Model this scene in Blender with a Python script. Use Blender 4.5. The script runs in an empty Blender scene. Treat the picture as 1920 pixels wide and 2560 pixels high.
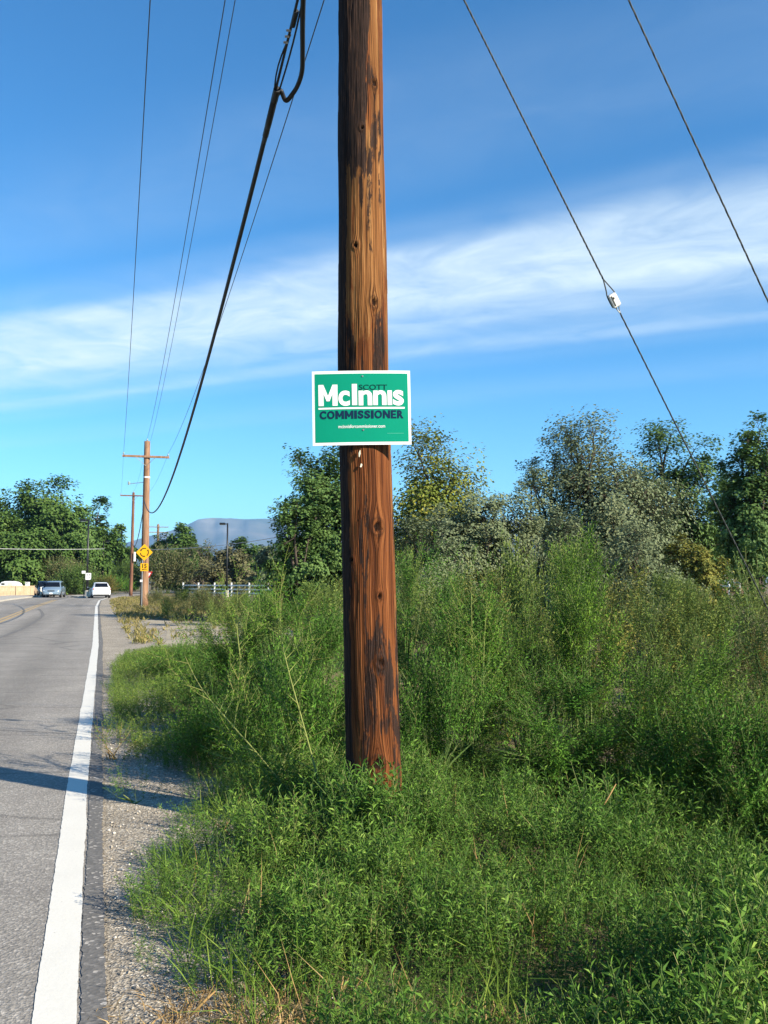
import bpy, math
import numpy as np
from mathutils import Vector, Matrix

# ------------------------------------------------------------------ camera, sky, sun, exposure
scene = bpy.context.scene
F, PITCH, EYE = 2290.0, math.atan(175 / 2290.0), 1.6
cam_data = bpy.data.cameras.new('camera')
cam_data.sensor_fit = 'VERTICAL'
cam_data.sensor_height = 36.0
cam_data.lens = 36.0 * F / 2560.0
cam_data.clip_start = 0.05
cam_data.clip_end = 60000.0
cam = bpy.data.objects.new('camera', cam_data)
scene.collection.objects.link(cam)
cam.location = (0, 0, EYE)
cam.rotation_euler = (math.radians(90) + PITCH, 0, 0)
scene.camera = cam

SUN_ELEV = math.radians(28.0)
sun_h = Vector((0.855, -0.518)).normalized()          # ground direction towards the sun
SUN_AZ = math.atan2(sun_h.x, sun_h.y)                   # clockwise from +Y
sun_vec = Vector((sun_h.x * math.cos(SUN_ELEV), sun_h.y * math.cos(SUN_ELEV), math.sin(SUN_ELEV)))
sun_data = bpy.data.lights.new('sun', 'SUN')
sun_data.energy = 5.0
sun_data.angle = math.radians(0.53)
sun_data.color = (1.0, 0.90, 0.72)
sun = bpy.data.objects.new('sun', sun_data)
scene.collection.objects.link(sun)
sun.rotation_euler = sun_vec.to_track_quat('Z', 'Y').to_euler()
sun.location = (20, -12, 30)

scene.view_settings.view_transform = 'Standard'
scene.view_settings.look = 'None'
scene.view_settings.exposure = 1.2
scene.view_settings.gamma = 1.0
scene.view_settings.use_curve_mapping = False
scene.cycles.use_denoising = True
scene.cycles.max_bounces = 5
scene.cycles.diffuse_bounces = 2
scene.cycles.transmission_bounces = 4
scene.cycles.volume_bounces = 0
scene.cycles.sample_clamp_indirect = 4.0

world = bpy.data.worlds.new('World')
scene.world = world
world.use_nodes = True


class NT:
    """small helper to write node trees"""
    def __init__(self, tree):
        self.t = tree
        self.t.nodes.clear()

    def n(self, kind, inputs=None, **props):
        nd = self.t.nodes.new(kind)
        for k, v in props.items():
            setattr(nd, k, v)
        for k, v in (inputs or {}).items():
            s = nd.inputs[k]
            if isinstance(v, bpy.types.NodeSocket):
                self.t.links.new(v, s)
            else:
                s.default_value = v
        return nd

    def math(self, op, a, b=None, c=None, clamp=False):
        nd = self.t.nodes.new('ShaderNodeMath')
        nd.operation = op
        nd.use_clamp = clamp
        for i, v in enumerate((a, b, c)):
            if v is None:
                continue
            if isinstance(v, bpy.types.NodeSocket):
                self.t.links.new(v, nd.inputs[i])
            else:
                nd.inputs[i].default_value = v
        return nd.outputs[0]

    def ramp(self, fac, stops, interp='LINEAR'):
        nd = self.t.nodes.new('ShaderNodeValToRGB')
        nd.color_ramp.interpolation = interp
        el = nd.color_ramp.elements
        while len(el) < len(stops):
            el.new(0.5)
        for e, (p, c) in zip(el, stops):
            e.position = p
            e.color = (c[0], c[1], c[2], 1.0) if isinstance(c, (tuple, list)) else (c, c, c, 1.0)
        self.t.links.new(fac, nd.inputs[0])
        return nd.outputs[0]

    def mix(self, fac, a, b, blend='MIX'):
        nd = self.t.nodes.new('ShaderNodeMix')
        nd.data_type = 'RGBA'
        nd.blend_type = blend
        for i, v in ((0, fac), (6, a), (7, b)):
            if isinstance(v, bpy.types.NodeSocket):
                self.t.links.new(v, nd.inputs[i])
            elif i == 0:
                nd.inputs[0].default_value = v
            else:
                nd.inputs[i].default_value = (v[0], v[1], v[2], 1.0)
        return nd.outputs[2]

    def noise(self, vec, scale, detail=4.0, rough=0.55, dim='3D', distort=0.0):
        nd = self.n('ShaderNodeTexNoise', {'Scale': scale, 'Detail': detail, 'Roughness': rough,
                                           'Distortion': distort}, noise_dimensions=dim)
        if vec is not None:
            self.t.links.new(vec, nd.inputs['Vector'])
        return nd.outputs['Fac']

    def mapping(self, vec, scale=(1, 1, 1), loc=(0, 0, 0), rot=(0, 0, 0)):
        nd = self.n('ShaderNodeMapping', {'Vector': vec, 'Scale': scale, 'Location': loc, 'Rotation': rot})
        return nd.outputs[0]


def build_world():
    t = NT(world.node_tree)
    sky = t.n('ShaderNodeTexSky', sky_type='NISHITA')
    sky.sun_disc = False
    sky.sun_elevation = SUN_ELEV
    sky.sun_rotation = SUN_AZ
    sky.altitude = 1400.0
    sky.air_density = 1.0
    sky.dust_density = 0.25
    sky.ozone_density = 2.2
    skycol = t.n('ShaderNodeHueSaturation', {'Hue': 0.5, 'Saturation': 1.22, 'Value': 1.0, 'Fac': 1.0, 'Color': sky.outputs[0]}).outputs[0]
    skycol = t.mix(1.0, skycol, (0.72, 1.13, 1.22), 'MULTIPLY')
    # high cirrus laid out on a flat cloud layer: plane coordinates u = x/z, v = y/z
    tc = t.n('ShaderNodeTexCoord')
    sep = t.n('ShaderNodeSeparateXYZ', {'Vector': tc.outputs['Generated']})
    z = t.math('MAXIMUM', sep.outputs[2], 0.03)
    u = t.math('DIVIDE', sep.outputs[0], z)
    v = t.math('DIVIDE', sep.outputs[1], z)
    w = t.math('ADD', v, t.math('MULTIPLY', u, 0.509))         # across the streaks
    s = t.math('SUBTRACT', u, t.math('MULTIPLY', v, 0.509))    # along the streaks
    pos = t.n('ShaderNodeCombineXYZ', {0: t.math('MULTIPLY', s, 0.32), 1: w, 2: 3.7}).outputs[0]
    pos2 = t.n('ShaderNodeCombineXYZ', {0: t.math('MULTIPLY', s, 0.75), 1: t.math('MULTIPLY', w, 0.95), 2: 9.1}).outputs[0]
    big = t.noise(pos, 0.9, 3.0, 0.5)
    fine = t.noise(pos2, 3.2, 8.0, 0.60, distort=0.9)
    wide = t.noise(t.mapping(pos, (1, 1, 1), (4.2, 1.3, 5.0)), 0.55, 2.0, 0.5)
    wr = t.math('PINGPONG', t.math('ADD', w, t.math('MULTIPLY', t.math('SUBTRACT', big, 0.5), 0.75)), 9.8)
    wn = t.math('DIVIDE', wr, 9.8)
    band = t.ramp(wn, [(0.0, 0.0), (0.165, 0.0), (0.195, 0.10), (0.212, 0.09), (0.232, 0.0), (0.252, 0.16), (0.280, 0.92),
                       (0.340, 1.0), (0.368, 0.60), (0.388, 0.28), (0.405, 0.48), (0.428, 0.10), (0.46, 0.0), (0.53, 0.10), (0.57, 0.0), (1.0, 0.02)], 'EASE')
    fib = t.noise(t.n('ShaderNodeCombineXYZ', {0: t.math('MULTIPLY', s, 0.9), 1: t.math('MULTIPLY', w, 5.0), 2: 2.2}).outputs[0], 2.2, 8.0, 0.66, distort=0.5)
    tex = t.math('MULTIPLY_ADD', t.math('ADD', t.math('MULTIPLY', fine, 0.86), t.math('MULTIPLY', fib, 0.14)), 1.7, -0.30, clamp=True)
    m = t.math('MULTIPLY', band, t.math('ADD', t.math('MULTIPLY', tex, 0.80), t.math('MULTIPLY', wide, 0.35)))
    m = t.math('MULTIPLY', m, 0.95, clamp=True)
    # clouds thin out into haze at the horizon
    hz = t.math('MULTIPLY', sep.outputs[2], 9.0, clamp=True)
    m = t.math('MULTIPLY', m, hz)
    col = t.mix(m, skycol, (5.6, 6.4, 6.7))
    bg = t.n('ShaderNodeBackground', {'Color': col, 'Strength': 0.078})
    t.n('ShaderNodeOutputWorld', {'Surface': bg.outputs[0]})


build_world()

# ------------------------------------------------------------------ helpers
_c, _s = math.cos(PITCH), math.sin(PITCH)


def at(px, py, Y):
    """point at distance Y seen at (px, py) of the 1920x2560 photograph"""
    a, b = (px - 960) / F, (1280 - py) / F
    t = Y / (_c - b * _s)
    return Vector((a * t, Y, EYE + t * (_s + b * _c)))


def xat(px, Y):
    return at(px, 1455, Y).x


def vnoise(x, y, seed=0):
    """2-D value noise on arrays, 0..1"""
    xi, yi = np.floor(x).astype(np.int64), np.floor(y).astype(np.int64)
    fx, fy = x - xi, y - yi
    fx, fy = fx * fx * (3 - 2 * fx), fy * fy * (3 - 2 * fy)

    def h(i, j):
        k = (i * 374761393 + j * 668265263 + seed * 974634777) & 0x7fffffff
        k = ((k ^ (k >> 13)) * 1274126177) & 0x7fffffff
        return ((k ^ (k >> 16)) & 0xffff) / 65535.0
    return (h(xi, yi) * (1 - fx) + h(xi + 1, yi) * fx) * (1 - fy) + (h(xi, yi + 1) * (1 - fx) + h(xi + 1, yi + 1) * fx) * fy


def fnoise(x, y, seed=0, octv=4):
    x, y = np.asarray(x, float), np.asarray(y, float)
    r, a, tot = 0.0, 1.0, 0.0
    for k in range(octv):
        r = r + a * vnoise(x * 2 ** k, y * 2 ** k, seed + k)
        tot += a
        a *= 0.5
    return r / tot


def sstep(a, b, x):
    t = np.clip((np.asarray(x, float) - a) / (b - a), 0, 1)
    return t * t * (3 - 2 * t)


LINE_Y = [-30, 3.46, 7.67, 23.75, 60.5, 80.2, 94.6, 110, 130, 160, 200]
LINE_X = [9.35, -1.20, -2.51, -7.42, -18.9, -24.8, -28.3, -30.6, -32.0, -32.5, -32.5]


def line_x(y):
    """x of the white edge line"""
    return np.interp(y, LINE_Y, LINE_X)


def ground_z(x, y):
    off = (np.asarray(x, float) - line_x(y)) * 0.953
    z = -0.03 - 0.42 * sstep(2.3, 4.6, off) * (1 - 0.7 * sstep(8, 13, off)) * (1 - sstep(14, 24, y))
    z = z + (fnoise(np.asarray(x, float) * 0.9, np.asarray(y, float) * 0.9, 5) - 0.5) * 0.12 * sstep(0.9, 2.0, off) * (1 - sstep(40, 80, y))
    return z


def collection():
    return scene.collection


def tag(o, label=None, cat=None, group=None, kind=None):
    if label: o['label'] = label
    if cat: o['category'] = cat
    if group: o['group'] = group
    if kind: o['kind'] = kind
    return o


def link(o, parent=None):
    collection().objects.link(o)
    if parent is not None:
        o.parent = parent
    return o


def empty(name, loc, label, cat, group=None, rz=0.0):
    o = bpy.data.objects.new(name, None)
    o.empty_display_size = 0.2
    o.location = loc
    o.rotation_euler = (0, 0, rz)
    link(o)
    return tag(o, label, cat, group)


def np_mesh(name, V, Q, mats, smooth=False, mat_index=None, uv=None, attrs=None):
    V = np.ascontiguousarray(V, dtype=np.float32)
    Q = np.ascontiguousarray(Q, dtype=np.int32)
    me = bpy.data.meshes.new(name)
    k = Q.shape[1]
    me.vertices.add(len(V))
    me.vertices.foreach_set('co', V.ravel())
    me.loops.add(Q.size)
    me.loops.foreach_set('vertex_index', Q.ravel())
    me.polygons.add(len(Q))
    me.polygons.foreach_set('loop_start', np.arange(0, Q.size, k, dtype=np.int32))
    try:
        me.polygons.foreach_set('loop_total', np.full(len(Q), k, dtype=np.int32))
    except Exception:
        pass
    if mat_index is not None:
        me.polygons.foreach_set('material_index', np.asarray(mat_index, dtype=np.int32))
    me.polygons.foreach_set('use_smooth', np.full(len(Q), bool(smooth)))
    for m in (mats if isinstance(mats, (list, tuple)) else [mats]):
        me.materials.append(m)
    if uv is not None:
        l = me.uv_layers.new(name='UVMap')
        l.data.foreach_set('uv', np.asarray(uv, dtype=np.float32)[Q.ravel()].ravel())
    for an, av in (attrs or {}).items():
        a = me.attributes.new(an, 'FLOAT', 'POINT')
        a.data.foreach_set('value', np.asarray(av, dtype=np.float32))
    me.update(calc_edges=True)
    me.validate()
    return me


class MB:
    """collects polygons; build() links them as ONE mesh object"""
    def __init__(self):
        self.v, self.f = [], []

    def add(self, vs, fs):
        n = len(self.v)
        self.v += [tuple(p) for p in vs]
        self.f += [tuple(n + i for i in f) for f in fs]
        return self

    def box(self, c, s, rot=None, bev=0.0):
        hx, hy, hz = s[0] / 2, s[1] / 2, s[2] / 2
        if bev > 0:
            b = min(bev, hx * .9, hy * .9, hz * .9)
            pts, fs = [], []
            for sz, ins in ((-hz, b), (-hz + b, 0), (hz - b, 0), (hz, b)):
                X, Y = hx - ins, hy - ins
                bb = b * .6
                pts += [(-X + bb, -Y, sz), (X - bb, -Y, sz), (X, -Y + bb, sz), (X, Y - bb, sz), (X - bb, Y, sz), (-X + bb, Y, sz), (-X, Y - bb, sz), (-X, -Y + bb, sz)]
            for k in range(3):
                for i in range(8):
                    j = (i + 1) % 8
                    fs.append((k * 8 + i, k * 8 + j, k * 8 + 8 + j, k * 8 + 8 + i))
            fs.append(tuple(reversed(range(8))))
            fs.append(tuple(range(24, 32)))
        else:
            pts = [(x, y, z) for z in (-hz, hz) for x, y in ((-hx, -hy), (hx, -hy), (hx, hy), (-hx, hy))]
            fs = [(3, 2, 1, 0), (4, 5, 6, 7), (0, 1, 5, 4), (1, 2, 6, 5), (2, 3, 7, 6), (3, 0, 4, 7)]
        R = rot if rot is not None else Matrix.Identity(3)
        c = Vector(c)
        return self.add([c + R @ Vector(p) for p in pts], fs)

    def tube(self, pts, rad, k=8, cap=True):
        pts = [Vector(p) for p in pts]
        n = len(pts)
        rads = rad if isinstance(rad, (list, tuple)) else [rad] * n
        rings = []
        prev = None
        for i in range(n):
            d = (pts[min(i + 1, n - 1)] - pts[max(i - 1, 0)]).normalized()
            if prev is None:
                a = d.orthogonal().normalized()
            else:
                a = (prev - d * prev.dot(d)).normalized()
            prev = a
            b = d.cross(a)
            rings.append([pts[i] + (a * math.cos(2 * math.pi * j / k) + b * math.sin(2 * math.pi * j / k)) * rads[i] for j in range(k)])
        fs = []
        for i in range(n - 1):
            for j in range(k):
                j2 = (j + 1) % k
                fs.append((i * k + j, i * k + j2, (i + 1) * k + j2, (i + 1) * k + j))
        if cap:
            fs.append(tuple(reversed(range(k))))
            fs.append(tuple((n - 1) * k + j for j in range(k)))
        return self.add([p for r in rings for p in r], fs)

    def prism(self, outline, axis_from, axis_to):
        """outline: 3-D points, extruded by vector axis_to-axis_from"""
        d = Vector(axis_to) - Vector(axis_from)
        n = len(outline)
        a = [Vector(p) for p in outline]
        fs = [tuple(reversed(range(n))), tuple(range(n, 2 * n))]
        fs += [(i, (i + 1) % n, n + (i + 1) % n, n + i) for i in range(n)]
        return self.add(a + [p + d for p in a], fs)

    def mesh(self, name, mat, smooth=False):
        me = bpy.data.meshes.new(name)
        me.from_pydata([tuple(p) for p in self.v], [], self.f)
        me.materials.append(mat)
        if smooth:
            me.polygons.foreach_set('use_smooth', [True] * len(me.polygons))
        me.update()
        return me

    def build(self, name, mat, parent=None, smooth=False):
        o = bpy.data.objects.new(name, self.mesh(name, mat, smooth))
        return link(o, parent)


def sag_points(A, B, sag, n=40):
    A, B = Vector(A), Vector(B)
    out = []
    for i in range(n + 1):
        t = i / n
        t = t * t * (2 - t) if False else t
        p = A.lerp(B, t)
        p.z -= 4 * sag * t * (1 - t)
        out.append(p)
    return out


# ------------------------------------------------------------------ materials
def new_mat(name):
    m = bpy.data.materials.new(name)
    m.use_nodes = True
    return m, NT(m.node_tree)


def finish(t, color, rough=0.8, spec=0.3, metal=0.0, bump=None, bump_strength=0.3, bump_dist=0.01, extra=None):
    ins = {'Roughness': rough, 'Metallic': metal, 'Specular IOR Level': spec}
    p = t.n('ShaderNodeBsdfPrincipled', ins)
    if isinstance(color, bpy.types.NodeSocket):
        t.t.links.new(color, p.inputs['Base Color'])
    else:
        p.inputs['Base Color'].default_value = (color[0], color[1], color[2], 1)
    if bump is not None:
        b = t.n('ShaderNodeBump', {'Height': bump, 'Strength': bump_strength, 'Distance': bump_dist})
        t.t.links.new(b.outputs[0], p.inputs['Normal'])
    for k, v in (extra or {}).items():
        p.inputs[k].default_value = v
    t.n('ShaderNodeOutputMaterial', {'Surface': p.outputs[0]})
    return p


def plain(name, col, rough=0.6, metal=0.0, spec=0.4, var=0.12, scale=6.0, extra=None):
    """painted / plastic / metal surface with a little wear"""
    m, t = new_mat(name)
    tc = t.n('ShaderNodeTexCoord')
    n = t.noise(tc.outputs['Object'], scale, 5.0, 0.6)
    c = t.ramp(n, [(0.3, tuple(max(0, x * (1 - var)) for x in col)), (0.7, tuple(min(1, x * (1 + var * 0.6)) for x in col))])
    finish(t, c, rough, spec, metal, extra=extra)
    return m


def foliage(name, stops, trans=0.35, scale=1.6, vary=0.42, rough=0.55):
    """leaves: colour differs leaf by leaf and in drifts through the plant"""
    m, t = new_mat(name)
    g = t.n('ShaderNodeNewGeometry')
    tc = t.n('ShaderNodeTexCoord')
    n = t.noise(tc.outputs['Object'], scale, 3.0, 0.6)
    f = t.math('ADD', t.math('MULTIPLY', g.outputs['Random Per Island'], vary), t.math('MULTIPLY', n, 1.0 - vary))
    f = t.math('MULTIPLY_ADD', t.math('SUBTRACT', f, 0.5), 1.5, 0.5, clamp=True)
    col = t.ramp(f, stops)
    p = t.n('ShaderNodeBsdfPrincipled', {'Base Color': col, 'Roughness': rough, 'Specular IOR Level': 0.10})
    tr = t.n('ShaderNodeBsdfTranslucent', {'Color': t.mix(0.5, col, (0.30, 0.42, 0.06), 'MULTIPLY') if False else col})
    mx = t.n('ShaderNodeMixShader', {0: trans * 0.62, 1: p.outputs[0], 2: tr.outputs[0]})
    t.n('ShaderNodeOutputMaterial', {'Surface': mx.outputs[0]})
    return m


def mat_ground():
    m, t = new_mat('soil')
    tc = t.n('ShaderNodeTexCoord')
    P = tc.outputs['Object']
    n1 = t.noise(P, 0.35, 5.0, 0.6)
    n2 = t.noise(P, 9.0, 6.0, 0.7)
    c = t.ramp(n1, [(0.35, (0.155, 0.120, 0.070)), (0.5, (0.21, 0.17, 0.105)), (0.65, (0.16, 0.15, 0.07))])
    c = t.mix(t.math('MULTIPLY', n2, 0.7), c, (0.10, 0.075, 0.045), 'MIX')
    finish(t, c, 0.95, 0.1, bump=n2, bump_strength=0.6, bump_dist=0.03)
    return m


def mat_asphalt():
    m, t = new_mat('asphalt')
    tc = t.n('ShaderNodeTexCoord')
    P = tc.outputs['Object']
    uv = tc.outputs['UV']
    sp = t.n('ShaderNodeSeparateXYZ', {'Vector': uv})
    grit = t.noise(P, 95.0, 3.0, 0.75)
    vor = t.n('ShaderNodeTexVoronoi', {'Vector': P, 'Scale': 75.0, 'Randomness': 1.0})
    stone = t.ramp(t.n('ShaderNodeSeparateColor', {'Color': vor.outputs['Color']}).outputs[0], [(0.0, 0.74), (0.55, 0.96), (0.85, 1.15), (1.0, 1.5)])
    # worn wheel paths run along the lane (u = metres from the edge line)
    wp = t.math('ADD', sp.outputs[0], t.math('MULTIPLY', t.noise(t.mapping(uv, (0.6, 0.06, 1)), 1.0, 3.0), 0.7))
    wheel = t.ramp(t.math('MULTIPLY', wp, 0.125), [(0.0, 0.95), (0.10, 1.0), (0.17, 0.80), (0.24, 0.95), (0.36, 0.78), (0.43, 1.0), (0.60, 0.80), (0.75, 0.95), (1.0, 1.0)])
    drift = t.ramp(t.noise(t.mapping(uv, (0.5, 0.05, 1)), 2.0, 4.0), [(0.3, 0.86), (0.7, 1.12)])
    patch = t.ramp(t.noise(P, 1.1, 5.0, 0.65), [(0.35, (0.245, 0.224, 0.200)), (0.65, (0.300, 0.276, 0.245))])
    c = t.mix(1.0, patch, stone, 'MULTIPLY')
    c = t.mix(1.0, c, wheel, 'MULTIPLY')
    c = t.mix(1.0, c, drift, 'MULTIPLY')
    # thin transverse cracks
    cr = t.n('ShaderNodeTexVoronoi', {'Vector': t.mapping(uv, (0.16, 0.5, 1)), 'Scale': 1.0, 'Randomness': 1.0}, feature='DISTANCE_TO_EDGE')
    crk = t.ramp(t.math('ADD', cr.outputs['Distance'], t.math('MULTIPLY', t.math('SUBTRACT', t.noise(P, 6.0, 4.0), 0.5), 0.03)), [(0.0, 0.55), (0.006, 0.62), (0.012, 1.0)])
    c = t.mix(0.6, c, t.mix(1.0, c, crk, 'MULTIPLY'))
    finish(t, c, 0.85, 0.25, bump=t.math('ADD', vor.outputs['Distance'], grit), bump_strength=0.6, bump_dist=0.006)
    return m


def mat_tar():
    m, t = new_mat('fresh asphalt')
    tc = t.n('ShaderNodeTexCoord')
    P = tc.outputs['Object']
    vor = t.n('ShaderNodeTexVoronoi', {'Vector': P, 'Scale': 60.0})
    k = t.ramp(t.n('ShaderNodeSeparateColor', {'Color': vor.outputs['Color']}).outputs[0], [(0.0, (0.115, 0.109, 0.102)), (0.84, (0.155, 0.146, 0.136)), (0.95, (0.21, 0.195, 0.18)), (1.0, (0.5, 0.46, 0.41))])
    finish(t, k, 0.85, 0.25, bump=vor.outputs['Distance'], bump_strength=0.4, bump_dist=0.004)
    return m


def mat_paint(name, col, wear_col, wear=0.30):
    m, t = new_mat(name)
    tc = t.n('ShaderNodeTexCoord')
    P = tc.outputs['Object']
    n = t.noise(P, 40.0, 5.0, 0.7)
    n2 = t.noise(P, 3.0, 3.0, 0.6)
    f = t.math('ADD', n, t.math('MULTIPLY', n2, 0.25))
    c = t.ramp(f, [(wear, wear_col), (wear + 0.05, col), (0.9, tuple(x * 0.93 for x in col))])
    c = t.mix(t.math('MULTIPLY', n2, 0.18), c, wear_col)
    finish(t, c, 0.6, 0.3, bump=n, bump_strength=0.35, bump_dist=0.004)
    return m


def mat_gravel():
    m, t = new_mat('shoulder gravel')
    tc = t.n('ShaderNodeTexCoord')
    P = tc.outputs['Object']
    v = t.n('ShaderNodeTexVoronoi', {'Vector': P, 'Scale': 85.0})
    v2 = t.n('ShaderNodeTexVoronoi', {'Vector': P, 'Scale': 24.0})
    k = t.ramp(t.n('ShaderNodeSeparateColor', {'Color': v.outputs['Color']}).outputs[0], [(0.0, (0.20, 0.172, 0.136)), (0.5, (0.32, 0.275, 0.215)), (0.85, (0.42, 0.365, 0.29)), (1.0, (0.60, 0.55, 0.47))])
    k2 = t.ramp(t.noise(P, 1.3, 4.0), [(0.3, 0.75), (0.7, 1.1)])
    c = t.mix(1.0, k, k2, 'MULTIPLY')
    finish(t, c, 0.9, 0.2, bump=t.math('ADD', v.outputs['Distance'], v2.outputs['Distance']), bump_strength=0.6, bump_dist=0.010)
    return m


def mat_concrete(name, col=(0.42, 0.39, 0.34)):
    m, t = new_mat(name)
    tc = t.n('ShaderNodeTexCoord')
    P = tc.outputs['Object']
    n = t.noise(P, 1.2, 6.0, 0.65)
    n2 = t.noise(P, 30.0, 3.0)
    c = t.ramp(n, [(0.3, tuple(x * 0.8 for x in col)), (0.7, tuple(x * 1.1 for x in col))])
    finish(t, c, 0.9, 0.2, bump=n2, bump_strength=0.2)
    return m


def mat_wood_pole():
    """creosoted pole: UV.x = grain coordinate bent round the knots (m), UV.y = height (m)"""
    m, t = new_mat('creosoted pole wood')
    tc = t.n('ShaderNodeTexCoord')
    uv = tc.outputs['UV']
    a_dark = t.n('ShaderNodeAttribute', attribute_name='stain').outputs['Fac']
    a_pale = t.n('ShaderNodeAttribute', attribute_name='bare').outputs['Fac']  # bare wood, plus the painted sunlit rim
    a_knot = t.n('ShaderNodeAttribute', attribute_name='knot').outputs['Fac']
    streak = t.noise(t.mapping(uv, (26, 0.75, 1)), 1.0, 5.0, 0.62, distort=0.3)
    fib = t.noise(t.mapping(uv, (150, 3.0, 1)), 1.0, 4.0, 0.65)
    rings = t.n('ShaderNodeTexWave', {'Vector': t.mapping(uv, (1, 0.035, 1)), 'Scale': 24.0, 'Distortion': 7.0, 'Detail': 3.0, 'Detail Scale': 1.2, 'Detail Roughness': 0.55}).outputs['Fac']
    blot = t.noise(t.mapping(uv, (9, 2.2, 1)), 1.0, 5.0, 0.68, distort=0.6)
    flake = t.noise(t.mapping(uv, (34, 7.0, 1)), 1.0, 5.0, 0.7, distort=0.8)
    red = t.ramp(t.math('ADD', t.math('MULTIPLY', streak, 0.65), t.math('MULTIPLY', fib, 0.35)),
                 [(0.30, (0.018, 0.006, 0.003)), (0.42, (0.076, 0.023, 0.008)), (0.53, (0.165, 0.054, 0.017)), (0.64, (0.27, 0.104, 0.034)), (0.74, (0.40, 0.21, 0.085))])
    tan = t.ramp(t.math('ADD', t.math('MULTIPLY', streak, 0.6), t.math('MULTIPLY', fib, 0.4)),
                 [(0.30, (0.034, 0.012, 0.005)), (0.42, (0.130, 0.050, 0.016)), (0.54, (0.235, 0.103, 0.034)), (0.64, (0.36, 0.195, 0.078)), (0.73, (0.54, 0.36, 0.18))])
    dark = t.ramp(t.math('ADD', t.math('MULTIPLY', fib, 0.5), t.math('MULTIPLY', flake, 0.5)),
                  [(0.36, (0.008, 0.006, 0.006)), (0.54, (0.032, 0.018, 0.014)), (0.66, (0.085, 0.042, 0.022)), (0.76, (0.26, 0.13, 0.055))])
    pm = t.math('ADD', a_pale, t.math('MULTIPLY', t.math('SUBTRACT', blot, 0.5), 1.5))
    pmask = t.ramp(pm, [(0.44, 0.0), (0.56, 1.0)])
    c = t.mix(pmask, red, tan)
    # ring arcs show where the shell is shaved
    ra = t.ramp(rings, [(0.0, 0.55), (0.35, 0.98), (1.0, 1.10)])
    c = t.mix(0.8, c, t.mix(1.0, c, ra, 'MULTIPLY'))
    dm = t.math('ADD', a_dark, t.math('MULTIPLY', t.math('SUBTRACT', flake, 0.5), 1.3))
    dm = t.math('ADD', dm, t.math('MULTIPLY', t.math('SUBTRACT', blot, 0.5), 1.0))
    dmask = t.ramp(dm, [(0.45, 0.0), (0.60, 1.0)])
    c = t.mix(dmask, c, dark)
    # narrow drying checks
    ck = t.noise(t.mapping(uv, (52, 0.42, 1), (3.1, 0.7, 0)), 1.0, 2.0, 0.5)
    chk = t.ramp(t.math('ABSOLUTE', t.math('SUBTRACT', ck, 0.5)), [(0.0, 0.12), (0.012, 0.35), (0.03, 1.0)])
    c = t.mix(0.85, c, t.mix(1.0, c, chk, 'MULTIPLY'))
    c = t.mix(a_knot, c, (0.016, 0.007, 0.004))
    h = t.math('ADD', t.math('MULTIPLY', fib, 0.4), t.math('ADD', t.math('MULTIPLY', streak, 0.6), t.math('ADD', t.math('MULTIPLY', rings, 0.35), t.math('MULTIPLY', chk, 0.7))))
    finish(t, c, 0.85, 0.12, bump=h, bump_strength=0.75, bump_dist=0.006)
    return m


def mat_simple_wood(name, cols, scale=(30, 30, 0.8)):
    m, t = new_mat(name)
    tc = t.n('ShaderNodeTexCoord')
    P = tc.outputs['Object']
    n = t.noise(t.mapping(P, scale), 1.0, 5.0, 0.6)
    n2 = t.noise(t.mapping(P, (2.5, 2.5, 0.35)), 1.0, 4.0, 0.6)
    f = t.math('ADD', t.math('MULTIPLY', n, 0.55), t.math('MULTIPLY', n2, 0.45))
    c = t.ramp(f, [(0.35, cols[0]), (0.5, cols[1]), (0.65, cols[2])])
    finish(t, c, 0.8, 0.2, bump=n, bump_strength=0.4)
    return m


M = {}
M['soil'] = mat_ground()
M['asphalt'] = mat_asphalt()
M['tar'] = mat_tar()
M['white_line'] = mat_paint('white road paint', (0.70, 0.67, 0.60), (0.25, 0.23, 0.20), 0.40)
M['yellow_line'] = mat_paint('yellow road paint', (0.46, 0.30, 0.10), (0.24, 0.21, 0.16), 0.50)
M['gravel'] = mat_gravel()
M['concrete'] = mat_concrete('kerb concrete')
M['pale_dirt'] = mat_concrete('pale dirt', (0.36, 0.31, 0.23))
M['pole'] = mat_wood_pole()
M['far_wood'] = mat_simple_wood('weathered pole wood', ((0.09, 0.045, 0.028), (0.24, 0.135, 0.080), (0.40, 0.25, 0.155)))
M['far_wood_red'] = mat_simple_wood('red brown pole wood', ((0.06, 0.028, 0.018), (0.16, 0.075, 0.046), (0.26, 0.135, 0.085)))
M['far_wood_grey'] = mat_simple_wood('grey brown pole wood', ((0.10, 0.06, 0.035), (0.20, 0.13, 0.08), (0.30, 0.2, 0.13)))
M['fence_wood'] = mat_simple_wood('tan fence boards', ((0.40, 0.27, 0.17), (0.52, 0.37, 0.24), (0.62, 0.46, 0.32)), (9, 9, 1.2))
M['sign_white'] = plain('white corrugated plastic', (0.80, 0.80, 0.78), 0.45, var=0.03, scale=3)
M['sign_green'] = plain('green sign ink', (0.0, 0.245, 0.148), 0.75, spec=0.12, var=0.05, scale=2.5)
M['ink_white'] = plain('white sign ink', (0.80, 0.80, 0.78), 0.45, var=0.02)
M['ink_navy'] = plain('navy sign ink', (0.004, 0.020, 0.055), 0.75, spec=0.12, var=0.05)
M['ink_dark_green'] = plain('dark green sign ink', (0.0, 0.040, 0.034), 0.75, spec=0.12, var=0.05)
M['ink_fold'] = plain('faded green ink', (0.10, 0.46, 0.32), 0.45, var=0.05)
M['steel'] = plain('galvanised steel', (0.30, 0.31, 0.31), 0.5, 0.7, var=0.2, scale=20)
M['dark_steel'] = plain('dull wire steel', (0.055, 0.06, 0.058), 0.6, 0.3, var=0.2, scale=20)
M['wire'] = plain('weathered conductor', (0.06, 0.065, 0.07), 0.6, 0.2, var=0.2)
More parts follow.
